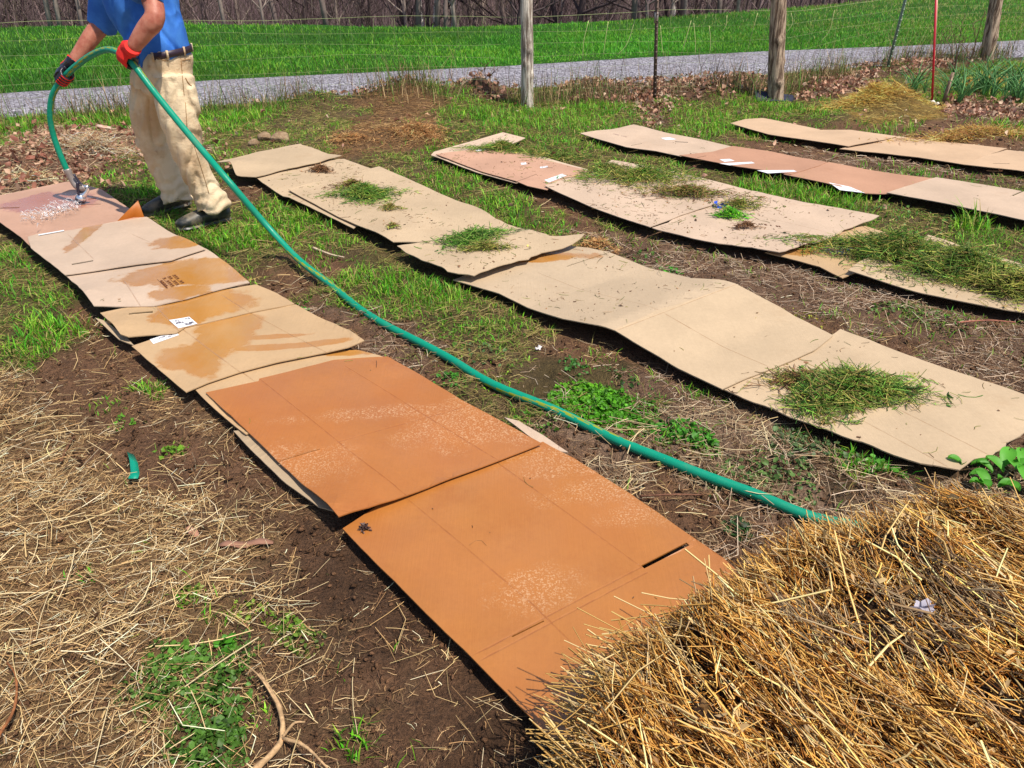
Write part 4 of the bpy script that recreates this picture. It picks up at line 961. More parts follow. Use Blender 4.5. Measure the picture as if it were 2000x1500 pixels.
BP = [lin(220, 178, 106), lin(196, 144, 68), lin(236, 206, 146), lin(168, 114, 46), lin(206, 156, 80), lin(146, 98, 48), lin(218, 172, 92), lin(188, 156, 112)]
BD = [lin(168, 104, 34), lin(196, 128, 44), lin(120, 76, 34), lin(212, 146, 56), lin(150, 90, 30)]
def bale_pts(n):
    X = rng.uniform(-.02, 1.9, n); Y = rng.uniform(.15, 1.72, n); k = edge_in(X, Y) > .004; X, Y = X[k], Y[k]
    k = np.abs(X) < (Y + .35) * .86 + .25; return X[k], Y[k]
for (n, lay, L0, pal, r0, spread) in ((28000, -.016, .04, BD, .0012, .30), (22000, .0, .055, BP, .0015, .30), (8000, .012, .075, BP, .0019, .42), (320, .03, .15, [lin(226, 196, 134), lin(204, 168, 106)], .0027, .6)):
    X, Y = bale_pts(n); n = len(X); th = math.atan2(BU[1], BU[0]) + (fbm(X, Y, 2.6, 2, 151) - .5) * .9 + rng.normal(0, spread, n); el = rng.normal(0, .16 + spread * .35, n)
    wild = rng.random(n) < .12; th[wild] = rng.uniform(0, 6.28, wild.sum())
    D = np.stack([np.cos(th) * np.cos(el), np.sin(th) * np.cos(el), np.sin(el)], -1)
    tone = fbm(X, Y, 5, 3, 155)[:, None]; col = np.clip(pick(pal, n, .28) * (.74 + .8 * tone), 0, .95)
    grey = (fbm(X, Y, 3.5, 2, 157) > .62) & (rng.random(n) < .7); col[grey] = pick([lin(150, 122, 88), lin(120, 92, 66), lin(180, 156, 120)], grey.sum())
    L = rng.gamma(4, L0 / 4, n) + .012
    # hollows between the flakes hold fewer stems
    hv = fbm(X * BV[0] + Y * BV[1], (X * BU[0] + Y * BU[1]) * .45, 9, 3, 159); kp = ~(rng.random(n) < np.clip((.46 - hv) * 9, 0, .95) * (.55 if lay > .01 else 1)); X, Y, D, L, col = X[kp], Y[kp], D[kp], L[kp], col[kp]; n = len(X)
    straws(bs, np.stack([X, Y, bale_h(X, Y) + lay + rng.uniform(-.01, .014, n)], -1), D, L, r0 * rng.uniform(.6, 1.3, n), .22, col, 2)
# stem ends sticking out of the sides
n = 5200; t = rng.random(n) * 11; i = t.astype(int); f = (t - i)[:, None]; i = (i + 0) % len(BALE_FOOT); a = BALE_FOOT[i]; c = BALE_FOOT[(i + 1) % len(BALE_FOOT)]; p = a * (1 - f) + c * f
dv = c - a; nrm = np.stack([-dv[:, 1], dv[:, 0]], -1); nrm /= np.linalg.norm(nrm, axis=1)[:, None]
zz = rng.uniform(.01, .33, n); out = rng.normal(0, .6, n)[:, None]; dd = nrm * 1.0 + (dv / np.linalg.norm(dv, axis=1)[:, None]) * out
D = np.column_stack([dd, rng.normal(.12, .3, n)]); D /= np.linalg.norm(D, axis=1)[:, None]; L = rng.gamma(3, .018, n) + .02
pos = np.column_stack([p - nrm * (.115 - .11 * np.sqrt(np.clip(1 - (zz / .35) ** 2, 0, 1)))[:, None], zz])
straws(bs, pos, D, L, rng.uniform(.0009, .002, n), .2, pick(BP, n, .2), 2)
n = 260; i = rng.choice([0, 1, 2, 13, 14], n, p=[.25, .3, .2, .1, .15]); f = rng.random((n, 1)); a = BALE_FOOT[i]; c = BALE_FOOT[(i + 1) % len(BALE_FOOT)]; p = a * (1 - f) + c * f
D = np.column_stack([np.full(n, -1.0), rng.normal(.35, .5, n), rng.normal(.18, .35, n)]); D /= np.linalg.norm(D, axis=1)[:, None]
straws(bs, np.column_stack([p, rng.uniform(.05, .34, n)]) , D, rng.uniform(.08, .19, n), rng.uniform(.0015, .0026, n), .15, pick([lin(226, 198, 140), lin(204, 168, 100), lin(180, 140, 76)], n, .12), 2)
X, Y = bale_pts(26000); n = len(X); straws(bs, np.column_stack([X, Y, bale_h(X, Y) + rng.uniform(-.012, .008, n)]), sloped(n, .3), rng.uniform(.006, .024, n), rng.uniform(.0007, .0016, n), .5, np.clip(pick(BP + BD, n, .3), 0, .9), 2)
X, Y = bale_pts(900); n = len(X); leaves(bs, np.column_stack([X, Y, bale_h(X, Y) + .012]), rng.uniform(.012, .045, n), pick([lin(206, 176, 120), lin(180, 150, 104), lin(140, 104, 62)], n), .6, .5, .22)
stems = bs.build('straw_stems', M_straw, bale)
stems['kind'] = 'stuff'
s = Soup(); q = G(1795, 1180, .36); leaves(s, np.array([[q[0] + .008 * i_, q[1] + .006 * (i_ % 2), float(bale_h(q[0:1], q[1:2])[0]) + .02 + .004 * i_] for i_ in range(4)]), np.full(4, .035), pick([lin(190, 184, 196)], 4, .05), .8, .6, .7, 8)
tag(s.build('plastic_scrap', M_leaf), 'small crumpled pale plastic scrap lying on the straw bale', 'plastic scrap')
# ------------------------------------------------------------------ garden hose with its spray nozzle
HR = .0175
hose_px = [(132,335,4.88),(116,298,4.88),(104,262,4.88),(98,225,4.87),(103,185,4.86),(124,153,4.84),(150,128,4.78),(182,106,4.70),(212,97,4.60),(240,107,4.49),(262,128,4.42),(300,178,4.36),(350,240,4.26),(402,302,4.14),(448,356,4.02)]
hp = [P(*a) for a in hose_px]
gp = [(520,440),(575,500),(640,552),(700,598),(780,648),(880,702),(960,750),(1080,800),(1200,857),(1330,908),(1450,956),(1580,1010)]
zg = [.20, .07, HR, HR, HR, HR, HR, HR, HR, HR, HR, HR]
hp += [Vector(G(a, b_, z + .012)) for (a, b_), z in zip(gp, zg)]
hp += [Vector((1.08, 1.77, .03)), Vector((1.22, 1.66, .03)), Vector((1.4, 1.45, .03)), Vector((1.6, 1.1, .03)), Vector((1.75, .7, .03))]
for p in hp[17:]: p.z = max(p.z, float(gz(np.array(p.x), np.array(p.y))) + HR * .8)
cen = [Vector(c) for c in spline(hp, 620)]
for i_, c in enumerate(cen):
    w_ = min(max((i_ - 300) / 60, 0), 1); c.x += w_ * .012 * (float(vn(np.array(i_ * .045), np.array(3.3), 2)) - .5) * 2; c.y += w_ * .012 * (float(vn(np.array(i_ * .05), np.array(7.3), 5)) - .5) * 2; c.z = max(c.z, HR * .7) if w_ else c.z
hose = empty('garden_hose', hp[0]); tag(hose, 'thick green garden hose with yellow stripe from the gloved hands to the bale', 'hose')
n = 28; V = []; F = []; MI = []; t0 = None; u = None; acc = 0
for i, c in enumerate(cen):
    t = (cen[min(i + 1, len(cen) - 1)] - cen[max(i - 1, 0)]).normalized()
    if u is None: u = t.orthogonal().normalized()
    u = (u - t * u.dot(t)).normalized(); v = t.cross(u)
    for k in range(n):
        a = 2 * math.pi * k / n; V.append(c + (u * math.cos(a) + v * math.sin(a)) * HR * (1 + .012 * math.sin(i * 1.3)))
    if i:
        acc += (c - cen[i - 1]).length
        for k in range(n):
            F.append([(i - 1) * n + k, (i - 1) * n + (k + 1) % n, i * n + (k + 1) % n, i * n + k])
            ph = (k / n + acc * .55) % 1; MI.append(1 if ph < .055 or .075 < ph < .10 else 0)
s = Soup(); s.add([tuple(x) for x in V], F)
M_hose, nt, b = mat('green_hose', lin(0, 150, 118, .8), .45, .4); nn = noise(nt, 30, 4); n7 = noise(nt, 7, 5, .75); bump(nt, b, nn.outputs[0], .3, .004); nt.links.new(mrange(nt, n7.outputs[0], .4, .7, .36, .7, False), b.inputs['Roughness']); nt.links.new(mixc(nt, mrange(nt, n7.outputs[0], .52, .75, 0, .55), lin(0, 150, 118, .8), lin(84, 132, 100, .8)), b.inputs['Base Color'])
M_yel, _, _ = mat('yellow_stripe', lin(150, 160, 40, .8), .4)
o = s.build('hose_tube', [M_hose, M_yel], hose, True); o.data.polygons.foreach_set('material_index', MI)
# nozzle: grey handle, dark trigger, chrome bell and dark ring
def frame_pts(px, Y): return [P(a, b_, y) for (a, b_), y in zip(px, Y)]
M_grey, _, _ = mat('worn_grey_metal', lin(150, 138, 132), .45, .5, .35); M_chrome, _, _ = mat('chrome', (.75, .76, .8), .18, .5, .9); M_dark, _, _ = mat('dark_rubber', lin(40, 36, 52), .4)
s = Soup(); hn = frame_pts([(130,330),(135,340),(142,352),(150,364),(160,368),(166,366)], [4.88, 4.88, 4.88, 4.87, 4.86, 4.86]); loft(s, spline(hn, 20), [(.024, .02)] * 4 + [(.022, .018)] * 8 + [(.02, .017)] * 8, 14)
noz = s.build('spray_nozzle', M_grey, hose, True)
s = Soup(); loft(s, spline(frame_pts([(162,364),(172,366),(168,376),(160,383)], [4.86] * 4), 12), [.008, .010, .010, .010, .010, .011, .012, .013, .015, .018, .021, .024], 16); s.build('nozzle_neck', M_chrome, noz, True)
s = Soup(); loft(s, frame_pts([(161,381),(159,386),(157,391)], [4.86] * 3), [.023, .029, .030], 20); s.build('nozzle_bell', M_chrome, noz, True)
s = Soup(); loft(s, frame_pts([(158,388),(156.5,392)], [4.86] * 2), [.032, .031], 20); s.build('nozzle_ring', M_dark, noz, True)
s = Soup(); loft(s, spline(frame_pts([(151,355),(153,368),(154,378),(160,384)], [4.85] * 4), 10), [(.010, .012)] * 10, 10); loft(s, frame_pts([(153,364),(158,372),(160,378)], [4.86] * 3), [(.022, .012), (.024, .012), (.012, .01)], 10); s.build('trigger', M_dark, noz, True)
s = Soup(); loft(s, spline(frame_pts([(144,340),(152,352),(162,362),(174,366)], [4.86] * 4), 10), [(.006, .009)] * 10, 8); s.build('lever', M_dark, noz, True)
# splashing water
m, nt, b = mat('water', (.95, .96, .98), .15, .6); b.inputs['Transmission Weight'].default_value = .65; b.inputs['IOR'].default_value = 1.33
s = Soup(); o0 = P(157, 392, 5.12); n = 420
for i in range(n):
    t = rng.random() ** 1.3; px, py = 152 - 85 * t + rng.normal(0, 7 + 10 * t), 396 + 28 * t + rng.normal(0, 5 + 4 * t); zz = abs(rng.normal(0, .025 * (1 - t * .6))) + .10
    q = G(px, py, zz); stones(s, np.array([q[0]]), np.array([q[1]]), np.array([rng.uniform(.001, .0035)]), np.array([[1, 1, 1.]])); s.v[-1][:, 2] += zz - s.v[-1][:, 2].mean()
for i in range(60):
    t = rng.random() ** 1.3; q = G(146 - 70 * t + rng.normal(0, 6), 396 + 26 * t + rng.normal(0, 5), .088 + .012 * rng.random()); leaves(s, q[None] * 1.0, np.array([rng.uniform(.010, .030)]), np.ones((1, 3)), .5, .5, .5, 9)
n = 46
for i in range(n):
    t = rng.random(); q = G(150 - 95 * t + rng.normal(0, 9), 394 + 34 * t + rng.normal(0, 6), .085 + .02 * rng.random())
    a = rng.normal(math.pi + .3, .8); L = rng.uniform(.02, .07); pts = [Vector(q) + Vector((math.cos(a) * L * k, math.sin(a) * L * k, .018 * math.sin(k * 3.1) + .004 * rng.normal())) for k in (0, .33, .66, 1)]
    loft(s, pts, [.001, rng.uniform(.0008, .0028), rng.uniform(.0008, .0024), .0005], 6)
s.build('water_splash', m, smooth=True); tag(bpy.data.objects['water_splash'], 'white water splashing from the nozzle over the wet cardboard', 'water', kind='stuff')

# ------------------------------------------------------------------ the person
per = empty('person', (P(375, 425, 4.72).x, 4.72, 0)); tag(per, 'person in blue shirt, stained khaki trousers and red gloves watering cardboard with a hose', 'person')
def PP(L): return [P(*a) for a in L]
def skin_of(name, r=.5, **k):
    m, nt, b = mat(name, None, r, .3); return m, nt, b
# body: one surface
s = Soup()
NH = dict(sh=(283,-62,4.58), el=(303,32,4.43), wr=(258,96,4.40)); FH = dict(sh=(230,-58,4.96), el=(203,38,4.99), wr=(143,122,4.86))
loft(s, PP([(326,145,4.74),(320,90,4.75),(300,40,4.76),(280,0,4.77),(262,-50,4.78),(250,-85,4.79)]), [(.08,.10),(.08,.11),(.12,.15),(.14,.18),(.13,.19),(.06,.08)], 20)
loft(s, PP([(255,-70,4.78),(240,-112,4.78),(228,-140,4.78)]), [.065, .058, .06], 16)
hc = P(208, -185, 4.78)
loft(s, [hc + Vector(v) for v in ((.03, 0, -.11), (-.01, 0, -.10), (-.015, 0, -.05), (0, 0, 0), (.01, 0, .06), (.012, 0, .10), (.012, 0, .125))], [(.05,.05),(.075,.06),(.088,.072),(.098,.077),(.092,.075),(.06,.05),(.02,.02)], 20)
loft(s, [hc + Vector(v) for v in ((-.085, 0, .02), (-.10, 0, -.01), (-.118, 0, -.032), (-.10, 0, -.045))], [.008, .012, .015, .012], 10)       # nose
for sgn in (-1, 1): loft(s, [hc + Vector((.012, sgn * .076, .02)), hc + Vector((.02, sgn * .088, .0)), hc + Vector((.01, sgn * .08, -.03))], [.012, .02, .01], 10)
loft(s, [hc + Vector((-.085, 0, -.075)), hc + Vector((-.098, 0, -.072))], [(.012, .025), (.008, .02)], 10)
for A in (NH, FH):
    far = A is FH
    pts = spline([P(*A['sh']), P(A['sh'][0] * .45 + A['el'][0] * .55, A['sh'][1] * .45 + A['el'][1] * .55, (A['sh'][2] + A['el'][2]) / 2), P(*A['el']), P(A['el'][0] * .55 + A['wr'][0] * .45, A['el'][1] * .55 + A['wr'][1] * .45, (A['el'][2] + A['wr'][2]) / 2), P(*A['wr'])], 17)
    rad = np.interp(np.arange(17), [0, 4, 7, 8, 10, 13, 16], [.062, .056, .05, .051, .053, .046, .035]); loft(s, pts, list(rad), 18)
loft(s, PP([(326,165,4.70),(348,240,4.62),(380,320,4.62),(412,400,4.65)]), [.06, .055, .05, .045], 14); loft(s, PP([(300,165,4.83),(297,250,4.86),(320,320,4.86),(347,392,4.85)]), [.06, .06, .05, .045], 14)
me = remeshed(s, 'body', .009, 4)
m, nt, b = mat('skin', None, .5, .35); nn = noise(nt, 22, 4); n2 = noise(nt, 260, 3); nt.links.new(mixc(nt, mrange(nt, nn.outputs[0], .35, .7), lin(196, 128, 104, .8), lin(172, 96, 76, .8)), b.inputs['Base Color']); b.inputs['Subsurface Weight'].default_value = .08; bump(nt, b, n2.outputs[0], .25, .003)
body = link('body', me, m, per, True)
s = Soup(); loft(s, [hc + Vector(v) for v in ((.05, 0, -.05), (.035, 0, .0), (.02, 0, .07), (.012, 0, .125), (.012, 0, .14))], [(.06,.07),(.085,.083),(.092,.082),(.06,.05),(.01,.01)], 20)
me = remeshed(s, 'hair', .008, 2); link('hair', me, mat('grey_brown_hair', lin(110, 92, 78), .8)[0], per, True)
for sgn in (-1, 1):
    s = Soup(); e = hc + Vector((-.083, sgn * .033, .012)); loft(s, [e + Vector((.006, 0, 0)), e, e + Vector((-.006, 0, 0))], [.006, .012, .005], 10); s.build('eye', mat('eye', (.3, .25, .2), .2)[0], per, True)
# shirt
def wrinkle(f, amp, seed, stretch=(1, 1, 1), fine=True):
    def d(co, no):
        a, b_, c = co[:, 0] * stretch[0], co[:, 1] * stretch[1], co[:, 2] * stretch[2]
        w = fbm(a * f + b_ * f * .7, c * f + b_ * f * .3, 1, 3, seed) - .5; r = np.abs(fbm(a * f * 1.4 - c * f * .8, c * f * 1.1 + b_ * f, 1, 2, seed + 9) - .5) * 2
        return co + no * (w * 1.4 - np.maximum(.22 - r, 0) * 2.2 + .1)[:, None] * amp
    return d
s = Soup()
loft(s, spline(PP([(330,108,4.745),(326,92,4.745),(313,68,4.75),(297,42,4.76),(284,15,4.77),(273,-15,4.78),(264,-50,4.78),(256,-82,4.785),(250,-96,4.79)]), 24), [(float(a), float(b_)) for a, b_ in zip(np.interp(np.arange(24), [0, 3, 7, 11, 15, 19, 22, 23], [.108, .120, .165, .195, .205, .18, .12, .08]), np.interp(np.arange(24), [0, 4, 12, 18, 22, 23], [.165, .165, .185, .20, .15, .09]))], 32)
loft(s, PP([(290,135,4.70),(286,118,4.71),(288,90,4.72),(295,60,4.73)]), [(.062,.10),(.085,.12),(.11,.14),(.12,.15)], 24)
loft(s, PP([(278,-72,4.60),(287,-40,4.54),(290,-18,4.49),(288,2,4.46)]), [.085, .084, .080, .079], 22)
loft(s, PP([(240,-75,4.90),(222,-40,4.96),(207,10,4.98),(196,50,4.99)]), [.09, .088, .080, .072], 22)
me = remeshed(s, 'shirt', .008, 5, wrinkle(7, .055, 201, (1, 1, .4)))
m, nt, b = mat('blue_shirt', None, .8, .2); nn = noise(nt, 9, 4); n2 = noise(nt, 420, 2)
nt.links.new(mixc(nt, mrange(nt, nn.outputs[0], .35, .7), lin(54, 112, 200, .85), lin(74, 136, 218, .85)), b.inputs['Base Color']); bump(nt, b, n2.outputs[0], .3, .002); link('shirt', me, m, per, True)
# trousers
s = Soup()
loft(s, spline(PP([(333,94,4.745),(330,110,4.745),(325,128,4.745),(318,152,4.745),(314,178,4.745)]), 12), [(float(a), float(b_)) for a, b_ in zip(np.interp(np.arange(12), [0, 4, 8, 11], [.104, .122, .162, .17]), np.interp(np.arange(12), [0, 4, 8, 11], [.165, .175, .185, .17]))], 32)
nl = spline(PP([(334,150,4.66),(344,205,4.63),(354,256,4.605),(374,315,4.62),(398,365,4.645),(412,390,4.65),(417,407,4.65)]), 22); loft(s, nl, list(np.interp(np.arange(22), [0, 4, 7, 9, 13, 17, 19, 21], [.124, .113, .099, .093, .088, .092, .100, .098])), 24)
fl = spline(PP([(296,150,4.84),(291,205,4.86),(297,258,4.86),(316,312,4.86),(336,356,4.85),(346,382,4.845),(350,395,4.84)]), 22); loft(s, fl, list(np.interp(np.arange(22), [0, 4, 7, 9, 13, 17, 19, 21], [.116, .104, .088, .086, .083, .091, .102, .098])), 24)
loft(s, PP([(276,270,4.84),(283,283,4.84)]), [.03, .045], 12)
loft(s, PP([(374,170,4.62),(381,195,4.62),(384,222,4.62)]), [(.012,.045), (.02,.05), (.010,.04)], 14)
me = remeshed(s, 'trousers', .0085, 4)
def tdef(co, no):
    co = wrinkle(6.5, .027, 211, (1.2, .8, .6))(co, no)
    low = np.clip((.30 - co[:, 2]) / .22, 0, 1); fold = np.sin(co[:, 2] * 95 + 3 * fbm(co[:, 0] * 6, co[:, 1] * 6, 1, 2, 77) * 6)
    return co + no * (fold * .008 * low)[:, None]
co = np.zeros(len(me.vertices) * 3, np.float32); no = co.copy(); me.vertices.foreach_get('co', co); me.vertices.foreach_get('normal', no); co = tdef(co.reshape(-1, 3).astype(float), no.reshape(-1, 3).astype(float)); me.vertices.foreach_set('co', co.astype(np.float32).ravel()); me.update()
m, nt, b = mat('khaki', None, .85, .2); nn = noise(nt, 4.5, 5, .65); n2 = noise(nt, 350, 2); n3 = noise(nt, 16, 4, .7)
c = mixc(nt, mrange(nt, nn.outputs[0], .42, .68, 0, .55), lin(232, 208, 172, .84), lin(186, 142, 96, .84)); c = mixc(nt, mrange(nt, n3.outputs[0], .6, .75, 0, .5), c, lin(150, 104, 70, .84))
nt.links.new(c, b.inputs['Base Color']); bump(nt, b, math_(nt, 'ADD', n2.outputs[0], math_(nt, 'MULTIPLY', n3.outputs[0], 6)), .5, .004)
trs = link('trousers', me, m, per, True)
M_stitch, _, _ = mat('stitching', lin(150, 112, 70), .9)
# pocket, belt loops, belt
def band(pts_fn, n, h, thick, name, m, parent):
    s = Soup(); pts = [pts_fn(2 * math.pi * k / n) for k in range(n)]; c = sum(pts, Vector()) / n; V = []
    for p in pts:
        o_ = (p - c); o_.z = 0; o_.normalize()
        for dz, dr in ((-h / 2, 0), (-h / 2, thick), (h / 2, thick), (h / 2, 0)): V.append(tuple(p + o_ * dr + Vector((0, 0, dz))))
    F = [[i * 4 + j, i * 4 + (j + 1) % 4, ((i + 1) % n) * 4 + (j + 1) % 4, ((i + 1) % n) * 4 + j] for i in range(n) for j in range(4)]
    s.add(V, F); return s.build(name, m, parent)
wc = P(333, 101, 4.745)
def wp(a, k=1.0): return wc + Vector((math.cos(a) * .107 * k, math.sin(a) * .170 * k, math.cos(a) * .013))
belt = band(lambda a: wp(a, .985), 48, .036, .006, 'belt', mat('dark_leather_belt', lin(44, 26, 42), .45)[0], per)
for a in (-1.15, -1.9, -.35, 2.6, .7):
    p = wp(a, 1.03); s = Soup(); u = Vector((-math.sin(a), math.cos(a), 0)) * .006; w = Vector((math.cos(a), math.sin(a), 0)) * .003
    V = [p + u * i + w * j + Vector((0, 0, k)) for i in (-1, 1) for j in (-1, 1) for k in (-.024, .022)]
    s.add([tuple(v) for v in V], [[0, 1, 3, 2], [4, 6, 7, 5], [0, 4, 5, 1], [2, 3, 7, 6], [0, 2, 6, 4], [1, 5, 7, 3]]); s.build('belt_loop', m, trs)
from mathutils.bvhtree import BVHTree
def on_surface(me_, pts, off=.003, frm=Vector((0, -1, 0))):
    bv = BVHTree.FromPolygons([v.co for v in me_.vertices], [p.vertices for p in me_.polygons]); out = []
    for p in pts:
        o_ = Vector((p.x, 3.6, p.z)); o_ = Vector((0, 0, CAM_H)); d = (p - o_).normalized(); h = bv.ray_cast(o_, d)
        out.append(h[0] + h[1] * off if h[0] is not None else None)
    return out
def stitch(pxs, r=.0018):
    pts = [p for p in on_surface(me, [P(a, b_, 4.6) for a, b_ in pxs], .0015) if p is not None]
    if len(pts) > 3: s = Soup(); loft(s, pts, [r] * len(pts), 6); s.build('seam', M_stitch, trs)
stitch([(352 + i * .5, 104 + i * 5.5) for i in range(16)]); stitch([(305 + i * 4, 111 + 8 * math.sin(i / 6 * 1.6)) for i in range(7)]); stitch([(362 + i * .4, 200 + i * 6) for i in range(9)]); stitch([(356,118),(360,117),(366,116),(372,116)]); stitch([(362,152),(366,160),(371,166),(374,168)], .003)
stitch([(372 + i * 3.3, 262 + i * 10.5) for i in range(12)])
# gloves
def glove(grip, axis, wrist, flip, name, label, black=False):
    X = axis.normalized() * (-1 if flip else 1); A = (wrist - grip); A = (A - X * A.dot(X)).normalized(); N = X.cross(A); Yv = -.85 * A - .53 * N; Z = .53 * A - .85 * N
    M = Matrix((X, Yv, Z)).transposed(); s = Soup()
    def L(*v): return grip + M @ Vector(v)
    R = .0200 + .009
    loft(s, [L(0, -.058, R + .016), L(0, -.03, R + .012), L(0, .0, R + .008), L(0, .026, R - .002)], [(.034, .021), (.045, .024), (.048, .022), (.043, .015)], 18, ref=Z)
    for i, (x, ln, r) in enumerate(((-.034, .92, .0098), (-.0115, 1.05, .0105), (.011, 1.0, .0105), (.033, .85, .0098))):
        pts = []
        for k in range(9):
            th = math.radians(62 - 205 * ln * k / 8); rr = R + .004 - .003 * k / 8; pts.append(L(x * (1 + .04 * k / 8), math.cos(th) * rr, math.sin(th) * rr))
        loft(s, pts, [r * (1.12 if k in (2, 5) else 1) * (1 - .02 * k) for k in range(9)], 12)
    pts = [L(-.036, -.038, R + .008), L(-.046, -.030, R - .012), L(-.040, -.026, -.008), L(-.026, -.018, -.026), L(-.014, -.006, -.034)]
    loft(s, spline(pts, 9), [.016, .0155, .0145, .014, .0135, .013, .0125, .012, .010], 12)
    wl = wrist + (wrist - grip).normalized() * .0
    loft(s, [L(0, -.05, R + .016), (L(0, -.058, R + .016) + wl) / 2, wl, wl + (wl - grip).normalized() * .022], [(.036, .028), (.038, .034), (.042, .040), (.044, .044)], 18)
    me = remeshed(s, name, .0032, 2)
    mr, nt_, b_ = mat('red_knit', lin(232, 34, 22, .85), .8); nn_ = noise(nt_, 300, 2); bump(nt_, b_, nn_.outputs[0], .5, .002)
    mk, nt_, b_ = mat('black_glove_coating', lin(30, 26, 38), .32); nn_ = noise(nt_, 120, 3); bump(nt_, b_, nn_.outputs[0], .4, .002)
    o = link(name, me, [mr, mk], per, True); o['label'] = label; inv = M.inverted(); idx_ = []
    for p in me.polygons:
        l = inv @ (p.center - grip); palmside = l.z < .022 + .006 * math.sin(l.x * 190) and l.y > -.052 or (p.normal @ M).z < -.35 and l.y > -.06
        dark = palmside and (l.y < .029 or abs(math.sin(l.x * 140)) < .8)
        if black: dark = l.y > -.034 and (abs(math.sin(l.x * 140 + .6)) < .93 or l.z > .01)
        idx_.append(1 if dark else 0)
    me.polygons.foreach_set('material_index', idx_); return o
g_far = P(126, 152, 4.84); g_near = P(250, 116, 4.455)
glove(g_far, P(150,128,4.78) - P(103,185,4.90), P(*FH['wr']), True, 'glove', 'glove with black coated fingers and red cuff on the forward hand', True)
glove(g_near, P(262,128,4.42) - P(240,107,4.49), P(*NH['wr']), True, 'glove', 'red glove with black palm held at the hip')
# rubber shoes
M_boot, nt, b = mat('wet_black_rubber', lin(44, 46, 44), .3, .5); nn = noise(nt, 14, 4); nt.links.new(mixc(nt, mrange(nt, nn.outputs[0], .4, .7), lin(40, 42, 40), lin(112, 100, 80)), b.inputs['Base Color']); nt.links.new(mrange(nt, nn.outputs[0], .4, .7, .35, .7, False), b.inputs['Roughness'])
for heel, toe, nm in ((G(440, 432), G(389, 443), 'near'), (G(362, 402), G(288, 423), 'far')):
    h_, t_ = Vector(heel), Vector(toe); d = (t_ - h_).normalized(); t_ = h_ + d * .29; s = Soup(); up = Vector((0, 0, 1))
    prof = [(-.03, .035, .035), (0, .045, .042), (.06, .05, .047), (.13, .048, .044), (.19, .040, .050), (.24, .033, .047), (.28, .026, .034), (.30, .02, .012)]
    loft(s, [h_ + d * a + up * (b_ + .012) for a, b_, w_ in prof], [(w_, b_ + .006) for a, b_, w_ in prof], 18, ref=up)
    loft(s, [h_ + d * .02 + up * .04, h_ + d * .025 + up * .10, h_ + d * .03 + up * .20], [.045, .05, .055], 16)
    loft(s, [h_ + d * a + up * .012 for a in (-.04, .0, .08, .15, .21, .26, .305)], [(w_, .012) for w_ in (.025, .047, .044, .046, .054, .05, .02)], 16, ref=up)
    me2 = remeshed(s, 'shoe', .006, 2, lambda co, no: np.column_stack([co[:, :2], np.maximum(co[:, 2], .004)])); link('shoe', me2, M_boot, per, True)

# ------------------------------------------------------------------ fence
def wood(name, c1, c2):
    m, nt, b = mat(name, None, .9, .2); g = nd(nt, 'ShaderNodeTexCoord'); mp = nd(nt, 'ShaderNodeMapping'); nt.links.new(g.outputs['Object'], mp.inputs[0]); mp.inputs['Scale'].default_value = (26, 26, 2.2)
    n_ = noise(nt, 1.6, 6, .7, mp.outputs[0]); n2_ = noise(nt, 5, 3)
    c = mixc(nt, mrange(nt, n_.outputs[0], .4, .6), c1, c2); c = mixc(nt, mrange(nt, n2_.outputs[0], .55, .7, 0, .5), c, np.array(c1) * .5); nt.links.new(c, b.inputs['Base Color']); bump(nt, b, n_.outputs[0], 1.0, .02); return m
M_post = wood('weathered_wood', lin(130, 112, 98), lin(226, 214, 198)); M_post2 = wood('brown_wood', lin(96, 76, 62), lin(190, 166, 142))
def post(px, py, top, r, h, m, label, seed, knots=()):
    q = G(px, py); base = Vector((q[0], q[1], -.1)); t = P(top[0], top[1], q[1]); d = (t - Vector((q[0], q[1], 0))).normalized(); nr, nk = 60, 28; V = []
    u = Vector((1, 0, 0)); v = d.cross(u).normalized(); u = v.cross(d)
    for i in range(nr):
        z = i / (nr - 1) * (h + .1); c = d * z
        for k in range(nk):
            a = 2 * math.pi * k / nk; R_ = r * (1.08 - .16 * i / nr + .12 * (float(vn(np.array(k * .9), np.array(z * 1.6), seed)) - .5) + .16 * (float(vn(np.array(math.cos(a) * 3 + 5), np.array(z * 5 + math.sin(a) * 3), seed + 3)) - .5))
            for kz, ka, kr in knots: R_ += kr * math.exp(-((z - .1 - kz) / .035) ** 2 - (math.atan2(math.sin(a - ka), math.cos(a - ka)) / .5) ** 2)
            V.append(c + (u * math.cos(a) + v * math.sin(a)) * R_)
    s = Soup(); F = [[i * nk + k, i * nk + (k + 1) % nk, (i + 1) * nk + (k + 1) % nk, (i + 1) * nk + k] for i in range(nr - 1) for k in range(nk)]
    V.append(d * (h + .1)); s.add([tuple(x) for x in V], F, [[(nr - 1) * nk + k, (nr - 1) * nk + (k + 1) % nk, nr * nk] for k in range(nk)])
    o = s.build('fence_post', m, None, True); o.location = base; return tag(o, label, 'fence post', 'wooden fence posts')
post(1031, 208, (1029, 0), .060, 1.5, M_post, 'pale grey splintered wooden fence post, the leftmost of the three', 3, [(.55, -1.2, .02), (.30, -.6, .02), (.42, -2, .012)])
post(1517, 198, (1523, 0), .078, 1.55, M_post2, 'thick knotty brown fence post with black cloth at its foot', 8, [(.20, -1.4, .03), (.62, -1.6, .02), (.40, -.4, .015)])
post(1928, 118, (1948, 0), .082, 1.6, M_post2, 'rightmost wooden fence post, leaning slightly at the picture edge', 12, [(.3, -1, .02)])
M_tp, _, _ = mat('rusty_steel', lin(110, 92, 82), .7, .4, .2); M_tpg, _, _ = mat('green_painted_steel', lin(140, 158, 136), .6, .4, .2); M_rust, _, _ = mat('galvanised', lin(150, 140, 132), .5, .5, .5)
